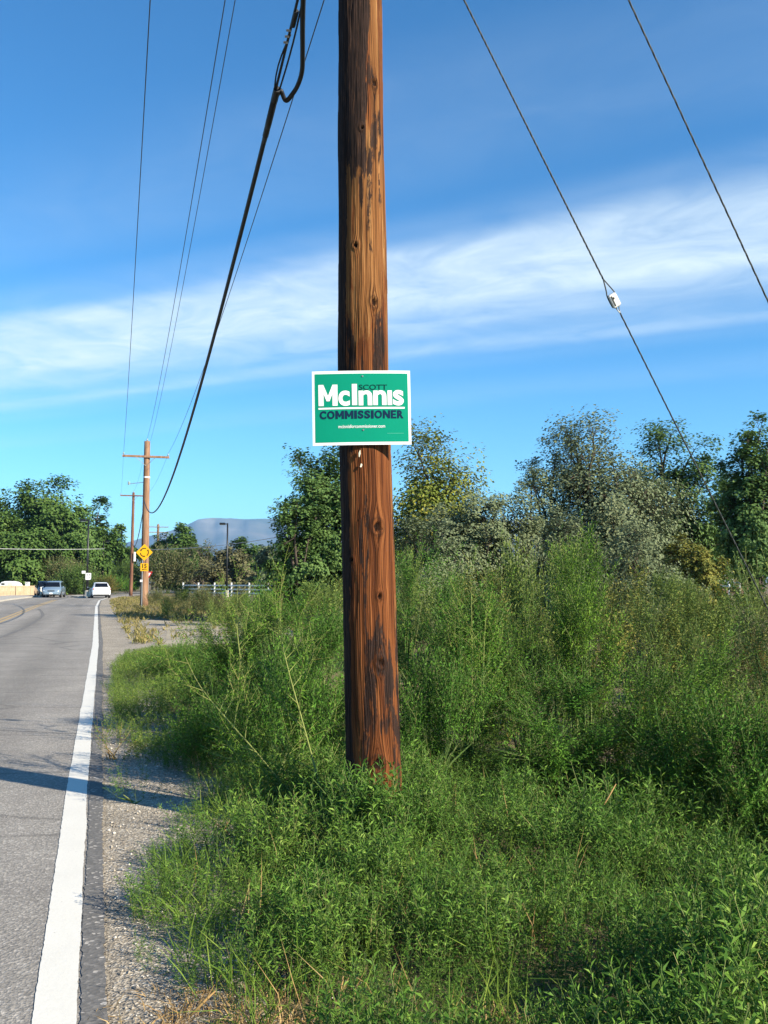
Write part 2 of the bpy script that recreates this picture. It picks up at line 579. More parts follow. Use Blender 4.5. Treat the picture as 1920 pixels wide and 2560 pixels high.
M['pale_wire'] = plain('bare aluminium wire', (0.45, 0.46, 0.46), 0.45, 0.5, var=0.1)
M['rubber'] = plain('black cable jacket', (0.010, 0.011, 0.014), 0.55, var=0.25)
M['porcelain'] = plain('white porcelain', (0.78, 0.77, 0.74), 0.25, var=0.05)
M['grey_glass'] = plain('grey insulator glaze', (0.28, 0.34, 0.33), 0.3, var=0.1)
M['black_paint'] = plain('black lamp paint', (0.012, 0.013, 0.014), 0.4, var=0.2)
M['yellow_sheet'] = plain('yellow sign sheeting', (0.80, 0.42, 0.005), 0.4, var=0.05)
M['black_sheet'] = plain('black sign print', (0.012, 0.010, 0.008), 0.45, var=0.1)
M['white_sheet'] = plain('white sign sheeting', (0.80, 0.80, 0.79), 0.4, var=0.04)
M['red_sheet'] = plain('red sign sheeting', (0.45, 0.02, 0.02), 0.4, var=0.05)
M['blue_sheet'] = plain('pale blue sign sheeting', (0.42, 0.52, 0.58), 0.4, var=0.05)
M['vinyl'] = plain('white vinyl', (0.80, 0.80, 0.78), 0.4, var=0.04)
M['cream_paint'] = plain('cream paint', (0.70, 0.66, 0.55), 0.6, var=0.08)
M['brick_wall'] = plain('brown house siding', (0.22, 0.12, 0.085), 0.8, var=0.25, scale=3)
M['tan_wall'] = plain('tan house siding', (0.42, 0.29, 0.20), 0.8, var=0.15, scale=2)
M['roof'] = plain('grey roof shingle', (0.15, 0.14, 0.14), 0.9, var=0.25, scale=4)
M['car_blue'] = plain('blue grey car paint', (0.22, 0.30, 0.38), 0.25, 0.3, spec=0.6, var=0.04, extra={'Coat Weight': 0.6})
M['car_white'] = plain('white car paint', (0.72, 0.73, 0.76), 0.25, 0.0, spec=0.6, var=0.03, extra={'Coat Weight': 0.6})
M['car_dark'] = plain('charcoal car paint', (0.02, 0.022, 0.03), 0.25, 0.2, spec=0.6, var=0.05, extra={'Coat Weight': 0.6})
M['glass'] = plain('tinted window glass', (0.006, 0.008, 0.013), 0.12, 0.0, spec=0.22, var=0.1)
M['tyre'] = plain('tyre rubber', (0.012, 0.012, 0.013), 0.85, var=0.2)
M['rim'] = plain('alloy rim', (0.35, 0.35, 0.36), 0.35, 0.8, var=0.1)
M['plastic_black'] = plain('black bumper plastic', (0.014, 0.014, 0.016), 0.6, var=0.2)
M['lamp_clear'] = plain('headlamp lens', (0.62, 0.66, 0.70), 0.1, 0.2, spec=0.8, var=0.05)
M['lamp_red'] = plain('tail lamp lens', (0.42, 0.02, 0.02), 0.15, spec=0.7, var=0.1)
M['paper'] = plain('torn paper', (0.75, 0.68, 0.52), 0.8, var=0.15)

G = foliage
M['weed'] = G('kochia leaves', [(0.0, (0.026, 0.070, 0.010)), (0.4, (0.068, 0.152, 0.022)), (0.75, (0.138, 0.245, 0.038)), (1.0, (0.25, 0.335, 0.070))], 0.32, 1.3)
M['pale_stem'] = G('pale weed stalks', [(0.0, (0.13, 0.18, 0.045)), (0.6, (0.22, 0.25, 0.075)), (1.0, (0.33, 0.25, 0.10))], 0.1, 3.0)
M['weed_stem'] = G('kochia stems', [(0.0, (0.05, 0.10, 0.025)), (0.6, (0.10, 0.155, 0.045)), (0.85, (0.20, 0.22, 0.08)), (1.0, (0.34, 0.27, 0.12))], 0.1, 3.0)
M['bush_green'] = G('feathery bush leaves', [(0.0, (0.024, 0.075, 0.010)), (0.45, (0.064, 0.165, 0.020)), (0.8, (0.130, 0.260, 0.034)), (1.0, (0.22, 0.33, 0.062))], 0.32, 1.1)
M['bush_bright'] = G('bright bush leaves', [(0.0, (0.045, 0.110, 0.012)), (0.45, (0.095, 0.195, 0.020)), (0.8, (0.165, 0.28, 0.034)), (1.0, (0.24, 0.33, 0.06))], 0.34, 1.1)
M['bush_olive'] = G('olive brush leaves', [(0.0, (0.055, 0.092, 0.018)), (0.4, (0.125, 0.180, 0.036)), (0.75, (0.215, 0.265, 0.060)), (1.0, (0.33, 0.32, 0.10))], 0.28, 0.9)
M['bush_ochre'] = G('ochre brush leaves', [(0.0, (0.075, 0.090, 0.020)), (0.4, (0.160, 0.170, 0.036)), (0.75, (0.26, 0.245, 0.058)), (1.0, (0.36, 0.29, 0.09))], 0.28, 0.9)
M['bush_sage'] = G('grey sage leaves', [(0.0, (0.050, 0.055, 0.024)), (0.4, (0.105, 0.105, 0.050)), (0.75, (0.165, 0.155, 0.075)), (1.0, (0.24, 0.21, 0.11))], 0.22, 0.6)
M['willow'] = G('yellow green willow leaves', [(0.0, (0.060, 0.100, 0.020)), (0.4, (0.120, 0.180, 0.035)), (0.75, (0.19, 0.24, 0.055)), (1.0, (0.30, 0.31, 0.09))], 0.34, 1.5)
M['elm'] = G('elm leaves', [(0.0, (0.030, 0.064, 0.015)), (0.4, (0.062, 0.118, 0.026)), (0.75, (0.105, 0.170, 0.040)), (1.0, (0.175, 0.22, 0.075))], 0.28, 0.25, vary=0.28)
M['poplar'] = G('poplar leaves', [(0.0, (0.042, 0.088, 0.026)), (0.4, (0.088, 0.158, 0.044)), (0.75, (0.140, 0.220, 0.066)), (1.0, (0.215, 0.275, 0.108))], 0.3, 0.4, vary=0.28)
M['cottonwood'] = G('turning cottonwood leaves', [(0.0, (0.070, 0.102, 0.018)), (0.4, (0.145, 0.185, 0.032)), (0.7, (0.25, 0.255, 0.045)), (0.9, (0.40, 0.325, 0.05)), (1.0, (0.54, 0.36, 0.035))], 0.32, 0.45, vary=0.28)
M['olive_tree'] = G('silver olive leaves', [(0.0, (0.085, 0.115, 0.058)), (0.4, (0.150, 0.185, 0.096)), (0.75, (0.205, 0.235, 0.125)), (1.0, (0.26, 0.275, 0.15))], 0.3, 0.5, vary=0.28)
M['brown_tree'] = G('rusty shrub leaves', [(0.0, (0.060, 0.055, 0.016)), (0.5, (0.120, 0.098, 0.026)), (1.0, (0.21, 0.15, 0.04))], 0.28, 0.5)
M['dead_twig'] = plain('dead grey twigs', (0.16, 0.125, 0.10), 0.9, var=0.3)
M['bark'] = plain('grey brown bark', (0.075, 0.058, 0.045), 0.95, var=0.35, scale=5)
M['straw'] = G('dry straw', [(0.0, (0.17, 0.105, 0.045)), (0.5, (0.34, 0.22, 0.09)), (1.0, (0.52, 0.39, 0.19))], 0.2, 2.0)
M['verge'] = G('yellowing verge grass', [(0.0, (0.10, 0.115, 0.035)), (0.4, (0.19, 0.175, 0.06)), (0.75, (0.29, 0.235, 0.095)), (1.0, (0.38, 0.29, 0.13))], 0.25, 0.35)
M['lime_grass'] = G('lime roadside grass', [(0.0, (0.055, 0.105, 0.016)), (0.4, (0.105, 0.180, 0.026)), (0.75, (0.175, 0.250, 0.042)), (1.0, (0.27, 0.29, 0.075))], 0.32, 0.9)

# ------------------------------------------------------------------ setting
PX, PY = 0.0, 5.95      # pole foot is near here, see below


def strip(name, ys, off0, off1, z, mat, label_kind='structure', jitter=0.0, sub=1, seed=1, uvscale=True):
    """a sheet along the road between two offsets (metres right of the white line, may be functions of y)"""
    ys = np.asarray(ys, float)
    f0 = off0 if callable(off0) else (lambda y: np.full_like(y, off0))
    f1 = off1 if callable(off1) else (lambda y: np.full_like(y, off1))
    lx = line_x(ys)
    a, b = f0(ys), f1(ys)
    V, UV = [], []
    n = sub + 1
    for i in range(n):
        k = i / sub
        o = a * (1 - k) + b * k
        if jitter and i in (0, n - 1):
            o = o + (fnoise(ys * 1.3, ys * 0 + i * 9, seed, 2) - 0.5) * jitter + (fnoise(ys * 40, ys * 0 + i * 9, seed + 5, 2) - 0.5) * jitter * 0.6
        V.append(np.stack([lx + o / 0.953, ys, np.full_like(ys, z)], 1))
        UV.append(np.stack([-o, ys], 1))
    V = np.concatenate(V)
    UV = np.concatenate(UV)
    m = len(ys)
    Q = []
    for i in range(sub):
        idx = np.arange(m - 1)
        q = np.stack([i * m + idx, (i + 1) * m + idx, (i + 1) * m + idx + 1, i * m + idx + 1], 1)
        Q.append(q if f1(ys)[0] >= f0(ys)[0] else q[:, ::-1])
    o = bpy.data.objects.new(name, np_mesh(name, V, np.concatenate(Q), mat, uv=UV))
    link(o)
    tag(o, kind=label_kind)
    return o


def build_setting():
    # ground: one sheet, finer towards the camera, out to the horizon
    g = np.sinh(np.linspace(-7.2, 7.2, 171)) / np.sinh(7.2) * 14000
    gx, gy = np.meshgrid(g, g + 6.0)
    gz = ground_z(gx.ravel(), gy.ravel())
    V = np.stack([gx.ravel(), gy.ravel(), gz], 1)
    n = len(g)
    i, j = np.meshgrid(np.arange(n - 1), np.arange(n - 1))
    q = (j * n + i).ravel()
    o = bpy.data.objects.new('ground', np_mesh('ground', V, np.stack([q, q + 1, q + n + 1, q + n], 1), M['soil'], smooth=True))
    link(o)
    tag(o, kind='structure')

    ys = np.concatenate([np.linspace(-28, 12, 240), np.linspace(12.3, 200, 300)])
    ysn = np.concatenate([np.linspace(-10, 14, 900), np.linspace(14.1, 120, 700)])
    strip('road', ys, -7.6, 0.165, 0.0, M['asphalt'])
    strip('road_edge_strip', ysn, 0.092, 0.185, 0.004, M['tar'], jitter=0.03, seed=8)
    strip('white_edge_line', ysn, -0.076, 0.076, 0.004, M['white_line'], jitter=0.012, seed=3)
    yy = np.linspace(-28, 82, 700)
    strip('yellow_centre_line', yy, -3.72, -3.60, 0.004, M['yellow_line'], jitter=0.012, seed=4)
    strip('yellow_centre_line', yy, -3.98, -3.86, 0.004, M['yellow_line'], jitter=0.012, seed=5)

    def outer(y):
        base = np.interp(y, [-10, 3, 4.8, 6.5, 8.4, 10, 15, 20, 23, 27, 33, 40, 60, 120], [0.9, 0.9, 0.85, 1.2, 1.35, 1.0, 1.0, 1.2, 2.6, 4.0, 3.4, 1.6, 1.1, 0.9])
        return base + (fnoise(y * 1.7, y * 0, 21, 4) - 0.5) * 0.5
    strip('gravel_shoulder', ysn, 0.15, outer, -0.010, M['gravel'], jitter=0.0, sub=3)
    # pale dirt pull-out beside the verge
    def apron0(y):
        return np.interp(y, [23, 25, 30, 35, 40], [1.6, 1.8, 2.2, 2.3, 1.6])
    def apron1(y):
        return np.interp(y, [23, 25, 28, 33, 37, 40], [1.8, 4.0, 6.0, 6.6, 4.2, 1.8]) + (fnoise(y * 1.1, y * 0, 33, 3) - 0.5) * 0.8
    strip('dirt_pull_out', np.linspace(23, 40, 80), apron0, apron1, -0.006, M['pale_dirt'], sub=3)
    # left kerb and pavement
    yk = np.linspace(30, 103, 120)
    k = MB()
    for a, b in zip(yk[:-1], yk[1:]):
        for o0, o1, z0, z1 in ((-7.75, -7.6, -0.02, 0.13),):
            p = [(line_x(a) + o0 / .953, a), (line_x(a) + o1 / .953, a), (line_x(b) + o1 / .953, b), (line_x(b) + o0 / .953, b)]
            k.add([(x, y, z) for z in (z0, z1) for x, y in p], [(4, 5, 6, 7), (1, 2, 6, 5), (3, 0, 4, 7)])
    tag(k.build('kerb', M['concrete']), kind='structure')
    strip('pavement', yk, -11.6, -7.752, 0.126, M['concrete'], sub=2)
    # curved crack seal on the lane
    pts = [(-60, 1612), (0, 1594), (58, 1572), (96, 1549), (108, 1538), (104, 1529), (96, 1522)]
    gp = []
    for px, py in pts:
        a, b = (px - 960) / F, (1280 - py) / F
        d = Vector((a, _c - b * _s, _s + b * _c))
        tt = -EYE / d.z
        gp.append((d.x * tt, d.y * tt))
    gp = np.array(gp)
    tt = np.linspace(0, len(gp) - 1, 70)
    cx = np.interp(tt, range(len(gp)), gp[:, 0]); cy = np.interp(tt, range(len(gp)), gp[:, 1])
    for _ in range(6):
        cx[1:-1] = (cx[:-2] + cx[1:-1] + cx[2:]) / 3; cy[1:-1] = (cy[:-2] + cy[1:-1] + cy[2:]) / 3
    dx, dy = np.gradient(cx), np.gradient(cy)
    L = np.hypot(dx, dy)
    w = 0.075 + 0.05 * (fnoise(tt * 1.4, tt * 0, 2) - 0.5)
    A = np.stack([cx - dy / L * w, cy + dx / L * w, np.full_like(cx, 0.004)], 1)
    B = np.stack([cx + dy / L * w, cy - dx / L * w, np.full_like(cx, 0.004)], 1)
    idx = np.arange(len(cx) - 1)
    m = len(cx)
    o = bpy.data.objects.new('crack_seal', np_mesh('crack_seal', np.concatenate([A, B]), np.stack([idx, idx + m, idx + m + 1, idx + 1], 1)[:, ::-1], M['tar']))
    link(o)
    tag(o, kind='structure')
    # splitter island of the junction ahead
    s = MB()
    c = at(203, 1492, 99)
    out = []
    for i in range(24):
        a = 2 * math.pi * i / 24
        lx_, ly_ = 1.0 * math.cos(a), 4.5 * math.sin(a)
        h = math.radians(17)
        out.append((c.x + lx_ * math.cos(h) - ly_ * math.sin(h), c.y + lx_ * math.sin(h) + ly_ * math.cos(h), -0.01))
    s.prism(out, (0, 0, 0), (0, 0, 0.16))
    tag(s.build('traffic_island', M['concrete']), kind='structure')


build_setting()


def build_mesa():
    """flat-topped mountain far beyond the trees"""
    D = 9000.0
    prof_x = [-900, -300, 0, 150, 250, 307, 377, 430, 460, 485, 496, 528, 579, 601, 686, 800, 1000, 1300, 1600, 1900, 2300, 2900]
    prof_y = [1440, 1425, 1412, 1400, 1378, 1360, 1339, 1326, 1315, 1304, 1297, 1295, 1296, 1298, 1297, 1300, 1298, 1302, 1300, 1310, 1316, 1330]
    nx, nz = 320, 26
    px = np.linspace(-900, 2900, nx)
    py = np.interp(px, prof_x, prof_y)
    X = (px - 960) / F * D
    top = EYE + (1455 - py) / F * D
    top = top + (fnoise(px * 0.05, px * 0, 3, 4) - 0.5) * 7
    V = np.zeros((nz + 6, nx, 3))
    for k in range(nz):
        t = k / (nz - 1)
        hgt = np.where(t < 0.80, t / 0.80 * 0.86, 0.86 + (t - 0.80) / 0.20 * 0.14)    # slope, then a steep rim
        run = np.where(t < 0.80, 1 - t / 0.80 * 0.93, 0.07 * (1 - (t - 0.80) / 0.20))
        gully = (fnoise(px * 0.045, px * 0 + t * 1.2, 11, 4) - 0.5) * 900 * (1 - t) ** 0.5 * t ** 0.4
        V[k, :, 0] = X * (1 + 0.0 * t)
        V[k, :, 1] = D - 2600 * run + gully
        V[k, :, 2] = -20 + (top + 20) * hgt
    for k in range(6):
        V[nz + k, :, 0] = X
        V[nz + k, :, 1] = D + 400 * (k + 1)
        V[nz + k, :, 2] = top - 1.5 * k
    V[:, :, 0] *= V[:, :, 1] / D
    R = nz + 6
    i, j = np.meshgrid(np.arange(nx - 1), np.arange(R - 1))
    q = (j * nx + i).ravel()
    m, t = new_mat('far mountain slopes')
    tc = t.n('ShaderNodeTexCoord')
    n = t.noise(t.mapping(tc.outputs['Object'], (0.0012, 0.0012, 0.004)), 1.0, 5.0, 0.6)
    finish(t, t.ramp(n, [(0.35, (0.055, 0.065, 0.045)), (0.6, (0.15, 0.13, 0.10)), (0.75, (0.26, 0.23, 0.19))]), 0.95, 0.05)
    o = bpy.data.objects.new('mountain', np_mesh('mountain', V.reshape(-1, 3), np.stack([q, q + 1, q + nx + 1, q + nx], 1), m, smooth=True))
    link(o)
    tag(o, kind='structure')


build_mesa()


def build_haze():
    b = MB()
    b.box((0, 4000, 348), (15000, 15000, 704))
    m = bpy.data.materials.new('thin air')
    m.use_nodes = True
    t = NT(m.node_tree)
    v = t.n('ShaderNodeVolumePrincipled', {'Color': (0.28, 0.58, 1.0, 1.0), 'Density': 8.0e-5, 'Anisotropy': 0.0})
    t.n('ShaderNodeOutputMaterial', {'Volume': v.outputs[0]})
    o = b.build('haze', m)
    tag(o, kind='stuff')
    o['label'] = 'thin blue haze in the air over the far mountain'


build_haze()

# ------------------------------------------------------------------ the near utility pole
POLE_Y = 5.95
_pa, _pb, _pc = at(935, 1940, POLE_Y), at(908, 925, POLE_Y), at(900, 0, POLE_Y)
POLE_H = 11.0


def pole_x(z):
    return np.interp(z, [-0.5, _pa.z, _pb.z, _pc.z, POLE_H], [_pa.x + 0.02, _pa.x, _pb.x, _pc.x, _pc.x - 0.10])


def pole_r(z):
    return np.interp(z, [-0.5, 0.3, _pb.z, _pc.z, POLE_H], [0.183, 0.176, 0.165, 0.147, 0.112])


KNOTS = [(936, 212, 8), (936, 760, 9), (944, 1318, 12), (950, 1490, 6), (952, 1655, 9), (945, 1905, 12), (868, 1010, 5), (880, 1400, 5), (905, 330, 5), (890, 620, 6)]


def build_main_pole():
    root = empty('utility_pole', (_pa.x, POLE_Y, -0.05), 'thick red brown wooden utility pole in the middle with a campaign sign', 'utility pole')
    nth = 124
    zs = np.concatenate([np.arange(-0.45, 5.9, 0.0095), np.linspace(5.92, POLE_H, 60)])
    # more columns on the camera side
    tt = np.linspace(-math.pi, math.pi, nth, endpoint=False)
    th = tt + 0.45 * np.sin(tt) * -1.0          # 0 = towards the camera
    TH, Z = np.meshgrid(th, zs)
    r = pole_r(Z)
    U = TH * 0.165
    grain = U + (fnoise(Z * 0.9, U * 3, 7, 3) - 0.5) * 0.05
    knot = np.zeros_like(Z)
    dent = np.zeros_like(Z)
    for (kx, ky, kr) in KNOTS:
        p = at(kx, ky, POLE_Y - 0.1)
        rr = float(pole_r(p.z))
        s = max(-0.97, min(0.97, (p.x - float(pole_x(p.z))) / rr))
        ku, kz = math.asin(s) * 0.165, p.z
        R = kr * 6.0 / F
        du, dz = U - ku, Z - kz
        d = np.sqrt(du ** 2 + (dz * 0.85) ** 2)
        # grain lines part round the knot
        grain = grain - np.sign(du) * R * 1.3 * np.exp(-np.abs(du) / (R * 2.0)) * np.exp(-(dz / (R * 3.2)) ** 2)
        n = (fnoise(U * 90, Z * 60, 40, 2) - 0.5) * R * 0.9
        core = 1 - sstep(R * 0.62, R * 1.0, d + n)
        knot = np.maximum(knot, core)
        knot = np.maximum(knot, 0.55 * np.exp(-((d - R * 1.5) / (R * 0.25)) ** 2))
        dent = dent - 0.012 * core + 0.006 * np.exp(-((d - R * 1.35) / (R * 0.5)) ** 2)
    # long vertical check under the uppermost big knot
    pk = at(936, 330, POLE_Y - 0.1)
    s = (pk.x - float(pole_x(pk.z))) / float(pole_r(pk.z))
    ku = math.asin(s) * 0.165
    chk = np.exp(-((U - ku - (fnoise(Z * 8, Z * 0, 9, 2) - .5) * 0.006) / 0.0035) ** 2) * (1 - sstep(0.18, 0.24, np.abs(Z - pk.z)))
    knot = np.maximum(knot, chk)
    dent -= 0.004 * chk
    # the dark creosote patch high up and the one under the shaved face
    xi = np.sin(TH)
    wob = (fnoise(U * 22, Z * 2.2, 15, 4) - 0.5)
    z_t, z_b = at(880, 20, POLE_Y).z, at(880, 420, POLE_Y).z
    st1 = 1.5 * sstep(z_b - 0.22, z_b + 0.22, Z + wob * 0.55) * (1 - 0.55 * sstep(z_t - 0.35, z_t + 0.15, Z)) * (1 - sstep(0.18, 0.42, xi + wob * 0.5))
    st2 = 0.62 * (1 - sstep(0.03, 0.16, np.abs(xi + 0.10 + wob * 0.5))) * (1 - sstep(2.0, 2.5, Z)) * sstep(0.5, 1.3, Z)
    blob = fnoise(U * 9 + 3, Z * 1.1, 31, 3)
    st2 = np.maximum(st2 * 0.75, 0.50 * sstep(0.55, 0.66, blob))
    flank_shade = 0.85 * (1 - sstep(-0.80, -0.55, xi + wob * 0.3))  # shade painted into the colour of the left flank, away from the sun
    kz = at(950, 1700, POLE_Y).z
    st4 = 0.75 * np.exp(-((xi - 0.62) / 0.22) ** 2) * np.exp(-((Z - kz) / 0.22) ** 2)
    stain = np.clip(0.13 + np.maximum.reduce([st1, st2, flank_shade, st4]), 0, 1)
    z_hi, z_lo = at(900, 430, POLE_Y).z, at(900, 900, POLE_Y).z
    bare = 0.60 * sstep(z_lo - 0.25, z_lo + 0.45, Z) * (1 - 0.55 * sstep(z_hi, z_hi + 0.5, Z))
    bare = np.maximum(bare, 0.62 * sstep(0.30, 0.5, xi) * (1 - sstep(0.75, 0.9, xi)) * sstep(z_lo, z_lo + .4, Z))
    bare = np.maximum(bare, 0.55 * sstep(0.90, 0.985, xi))  # sunlit right rim painted in as paler colour
    bare = np.clip(bare + 0.10, 0, 1)
    ridge = (fnoise(grain * 95, Z * 0.8, 3, 3) - 0.5) * 0.0055 + (fnoise(U * 7, Z * 1.3, 12, 3) - 0.5) * 0.012
    flakes = (np.round(fnoise(U * 24, Z * 2.6, 17, 3) * 4) / 4 - 0.5) * 0.006
    r = r + dent + ridge + flakes
    V = np.stack([pole_x(Z) + np.sin(TH) * r - _pa.x, -np.cos(TH) * r, Z + 0.05], -1).reshape(-1, 3)
    nz = len(zs)
    i, j = np.meshgrid(np.arange(nth), np.arange(nz - 1))
    i2 = (i + 1) % nth
    Q = np.stack([(j * nth + i).ravel(), (j * nth + i2).ravel(), ((j + 1) * nth + i2).ravel(), ((j + 1) * nth + i).ravel()], 1)
    uv = np.stack([grain, Z], -1).reshape(-1, 2)
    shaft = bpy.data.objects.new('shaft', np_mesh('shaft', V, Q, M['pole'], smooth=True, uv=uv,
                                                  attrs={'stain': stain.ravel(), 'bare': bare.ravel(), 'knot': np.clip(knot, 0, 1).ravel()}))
    link(shaft, root)
    # crossarm with pins above the frame, and braces
    zx = 9.9 + 0.05
    x0 = float(pole_x(9.9)) - _pa.x
    ax = Vector((0.961, 0.277, 0))
    Rm = Matrix.Rotation(math.atan2(0.277, 0.961), 3, 'Z')
    arm = MB().box((x0 + 0.05, -0.16, zx), (2.5, 0.10, 0.12), Rm, 0.008).build('crossarm', M['far_wood'], root)
    for sgn in (-1, 1):
        e = Vector((x0 + 0.05, -0.16, zx + 0.06)) + ax * (sgn * 1.15)
        insulator(e, root)
        a = Vector((x0 + 0.05, -0.23, zx - 0.03)) + ax * (sgn * 0.6)
        MB().tube([a, (x0, -0.16, zx - 0.6)], 0.012, 6).build('brace', M['steel'], root)
    insulator(Vector((x0 - 0.02, 0, POLE_H + 0.05)), root)
    return root


def insulator(p, parent):
    b = MB()
    b.tube([p, p + Vector((0, 0, .05)), p + Vector((0, 0, .06)), p + Vector((0, 0, .10)), p + Vector((0, 0, .11)), p + Vector((0, 0, .16)), p + Vector((0, 0, .19))],
           [.018, .018, .062, .055, .045, .04, .022], 10)
    return b.build('insulator', M['grey_glass'], parent, True)


build_main_pole()


# ------------------------------------------------------------------ lettering
def text_mesh(body, offset=0.0, res=6):
    cu = bpy.data.curves.new('lettering', 'FONT')
    cu.body = body
    cu.size = 1.0
    cu.offset = offset
    cu.resolution_u = res
    cu.fill_mode = 'FRONT'
    o = bpy.data.objects.new('lettering', cu)
    collection().objects.link(o)
    dg = bpy.context.evaluated_depsgraph_get()
    me = bpy.data.meshes.new_from_object(o.evaluated_get(dg))
    bpy.data.objects.remove(o)
    bpy.data.curves.remove(cu)
    return me


def text_fit(body, rect, z, mat, parent, name='lettering', offset=0.0, mirror=False):
    """rect = x0, x1, y0, y1 in the parent's XZ plane; lies on plane y = z (front towards -y)"""
    me = text_mesh(body, offset)
    n = len(me.vertices)
    co = np.empty(n * 3, np.float32)
    me.vertices.foreach_get('co', co)
    co = co.reshape(-1, 3)
    lo, hi = co.min(0), co.max(0)
    x0, x1, y0, y1 = rect
    out = np.zeros_like(co)
    out[:, 0] = x0 + (co[:, 0] - lo[0]) / max(1e-6, hi[0] - lo[0]) * (x1 - x0)
    out[:, 2] = y0 + (co[:, 1] - lo[1]) / max(1e-6, hi[1] - lo[1]) * (y1 - y0)
    out[:, 1] = z
    me.vertices.foreach_set('co', out.ravel())
    me.materials.clear()
    me.materials.append(mat)
    me.update()
    o = bpy.data.objects.new(name, me)
    return link(o, parent)


def poly_plate(name, pts, y, thick, mat, parent):
    """flat plate in the XZ plane, front face at y (towards -y), extruded back"""
    b = MB()
    b.prism([(x, y, z) for x, z in pts], (0, 0, 0), (0, thick, 0))
    return b.build(name, mat, parent)


BLOCK = {'M': [(0, 0), (.27, 0), (.27, .56), (.42, .22), (.58, .22), (.73, .56), (.73, 0), (1, 0), (1, 1), (.74, 1), (.5, .47), (.26, 1), (0, 1)],
         'I': [(0, 0), (1, 0), (1, 1), (0, 1)],
         'N': [(0, 0), (.27, 0), (.27, .58), (.72, 0), (1, 0), (1, 1), (.73, 1), (.73, .42), (.28, 1), (0, 1)],
         'E': [(0, 0), (1, 0), (1, .21), (.36, .21), (.36, .40), (.90, .40), (.90, .60), (.36, .60), (.36, .79), (.98, .79), (.98, 1), (0, 1)]}


def block_letter(ch, r, y, mat, parent):
    pts = [(r[0] + a * (r[1] - r[0]), r[2] + b * (r[3] - r[2])) for a, b in BLOCK[ch]]
    return poly_plate('letter', pts, y, 0.0004, mat, parent)


def build_campaign_sign():
    c = at(904, 1019, POLE_Y - 0.185)
    W, H = 0.628, 0.478
    root = empty('campaign_sign', c, 'green and white election campaign sign nailed to the near pole', 'sign')
    root.rotation_euler = (math.radians(0.0), math.radians(-1.0), math.radians(1.5))
    # corrugated board: two skins and flutes showing at the top and bottom edges
    def sheet(mb, w, h, y0, y1, z=0.0, x=0.0, k=24):
        xs = [x - w / 2 + w * i / k for i in range(k + 1)]
        mb.prism([(a, y0, z - h / 2) for a in xs] + [(a, y1, z - h / 2) for a in reversed(xs)], (0, 0, 0), (0, 0, h))
    b = MB()
    sheet(b, W, H, -0.0006, 0.0006)
    sheet(b, W, H, 0.0046, 0.0058)
    n = 60
    for i in range(n):
        x = -W / 2 + W * (i + 0.5) / n
        b.box((x, 0.0026, 0), (0.0008, 0.0040, H - 0.0006))
    b.build('board', M['sign_white'], root)
    bd = 0.0165

    def N(u0, u1, v0, v1):       # normalised from the upper left
        return (-W / 2 + u0 * W, -W / 2 + u1 * W, H / 2 - v1 * H, H / 2 - v0 * H)
    g = MB()
    sheet(g, W - 2 * bd, H - 2 * bd - 0.004, -0.0011, -0.0007)
    g.build('green_field', M['sign_green'], root)
    Z = -0.0018
    for ch, u0, u1, v0, v1, off in (('M', .064, .258, .185, .470, .028), ('c', .266, .382, .268, .474, .030), ('I', .404, .456, .180, .466, .02),
                                   ('n', .471, .610, .268, .470, .030), ('n', .620, .754, .268, .468, .030), ('\u0131', .765, .811, .270, .468, .03), ('s', .820, .930, .264, .474, .030)):
        if ch == 'M':
            block_letter('M', N(u0, u1, v0, v1), Z, M['ink_white'], root)
        elif ch in ('I', '\u0131'):
            r = N(u0, u1, v0, v1)
            poly_plate('letter', [(r[0], r[2]), (r[1], r[2]), (r[1], r[3]), (r[0], r[3])], Z, 0.0004, M['ink_white'], root)
        else:
            text_fit(ch, N(u0, u1, v0, v1), Z, M['ink_white'], root, 'letter', off)
    text_fit('SCOTT', N(.475, .762, .190, .262), Z, M['ink_dark_green'], root, 'lettering', 0.016)
    r = N(.062, .938, .494, .517)
    un = MB()
    sheet(un, r[1] - r[0], r[3] - r[2], Z, Z + 0.0004, (r[2] + r[3]) / 2, (r[0] + r[1]) / 2)
    un.build('underline', M['ink_white'], root)
    wid = {'C': .98, 'O': 1.12, 'M': 1.28, 'I': .40, 'S': .86, 'N': 1.08, 'E': .80, 'R': .96}
    word = 'COMMISSIONER'
    tot = sum(wid[ch] for ch in word) + 0.13 * (len(word) - 1)
    k, u = .850 / tot, .075
    for ch in word:
        r = N(u, u + wid[ch] * k, .538, .648)
        if ch in BLOCK:
            block_letter(ch, r, Z, M['ink_navy'], root)
        else:
            text_fit(ch, r, Z, M['ink_navy'], root, 'letter', 0.045)
        u += (wid[ch] + 0.13) * k
    text_fit('mcinnisforcommissioner.com', N(.262, .735, .728, .772), Z, M['ink_white'], root, 'lettering', 0.010)
    r = N(.755, .925, .847, .851)
    poly_plate('fine_print', [(r[0], r[2]), (r[1], r[2]), (r[1], r[3]), (r[0], r[3])], Z, 0.0004, M['ink_fold'], root)
    for v in (0.075, 0.80):
        p = N(.515, .515, v, v)
        MB().tube([(p[0], -0.0045, p[2]), (p[0], -0.0012, p[2])], 0.0055, 10).build('nail', M['steel'], root)
    # the thin board bows back a little at its free ends and twists
    for o in root.children:
        for v in o.data.vertices:
            x, z = v.co.x, v.co.z
            v.co.y += 0.16 * x * x + 0.05 * x * z + 0.02 * z * z


build_campaign_sign()

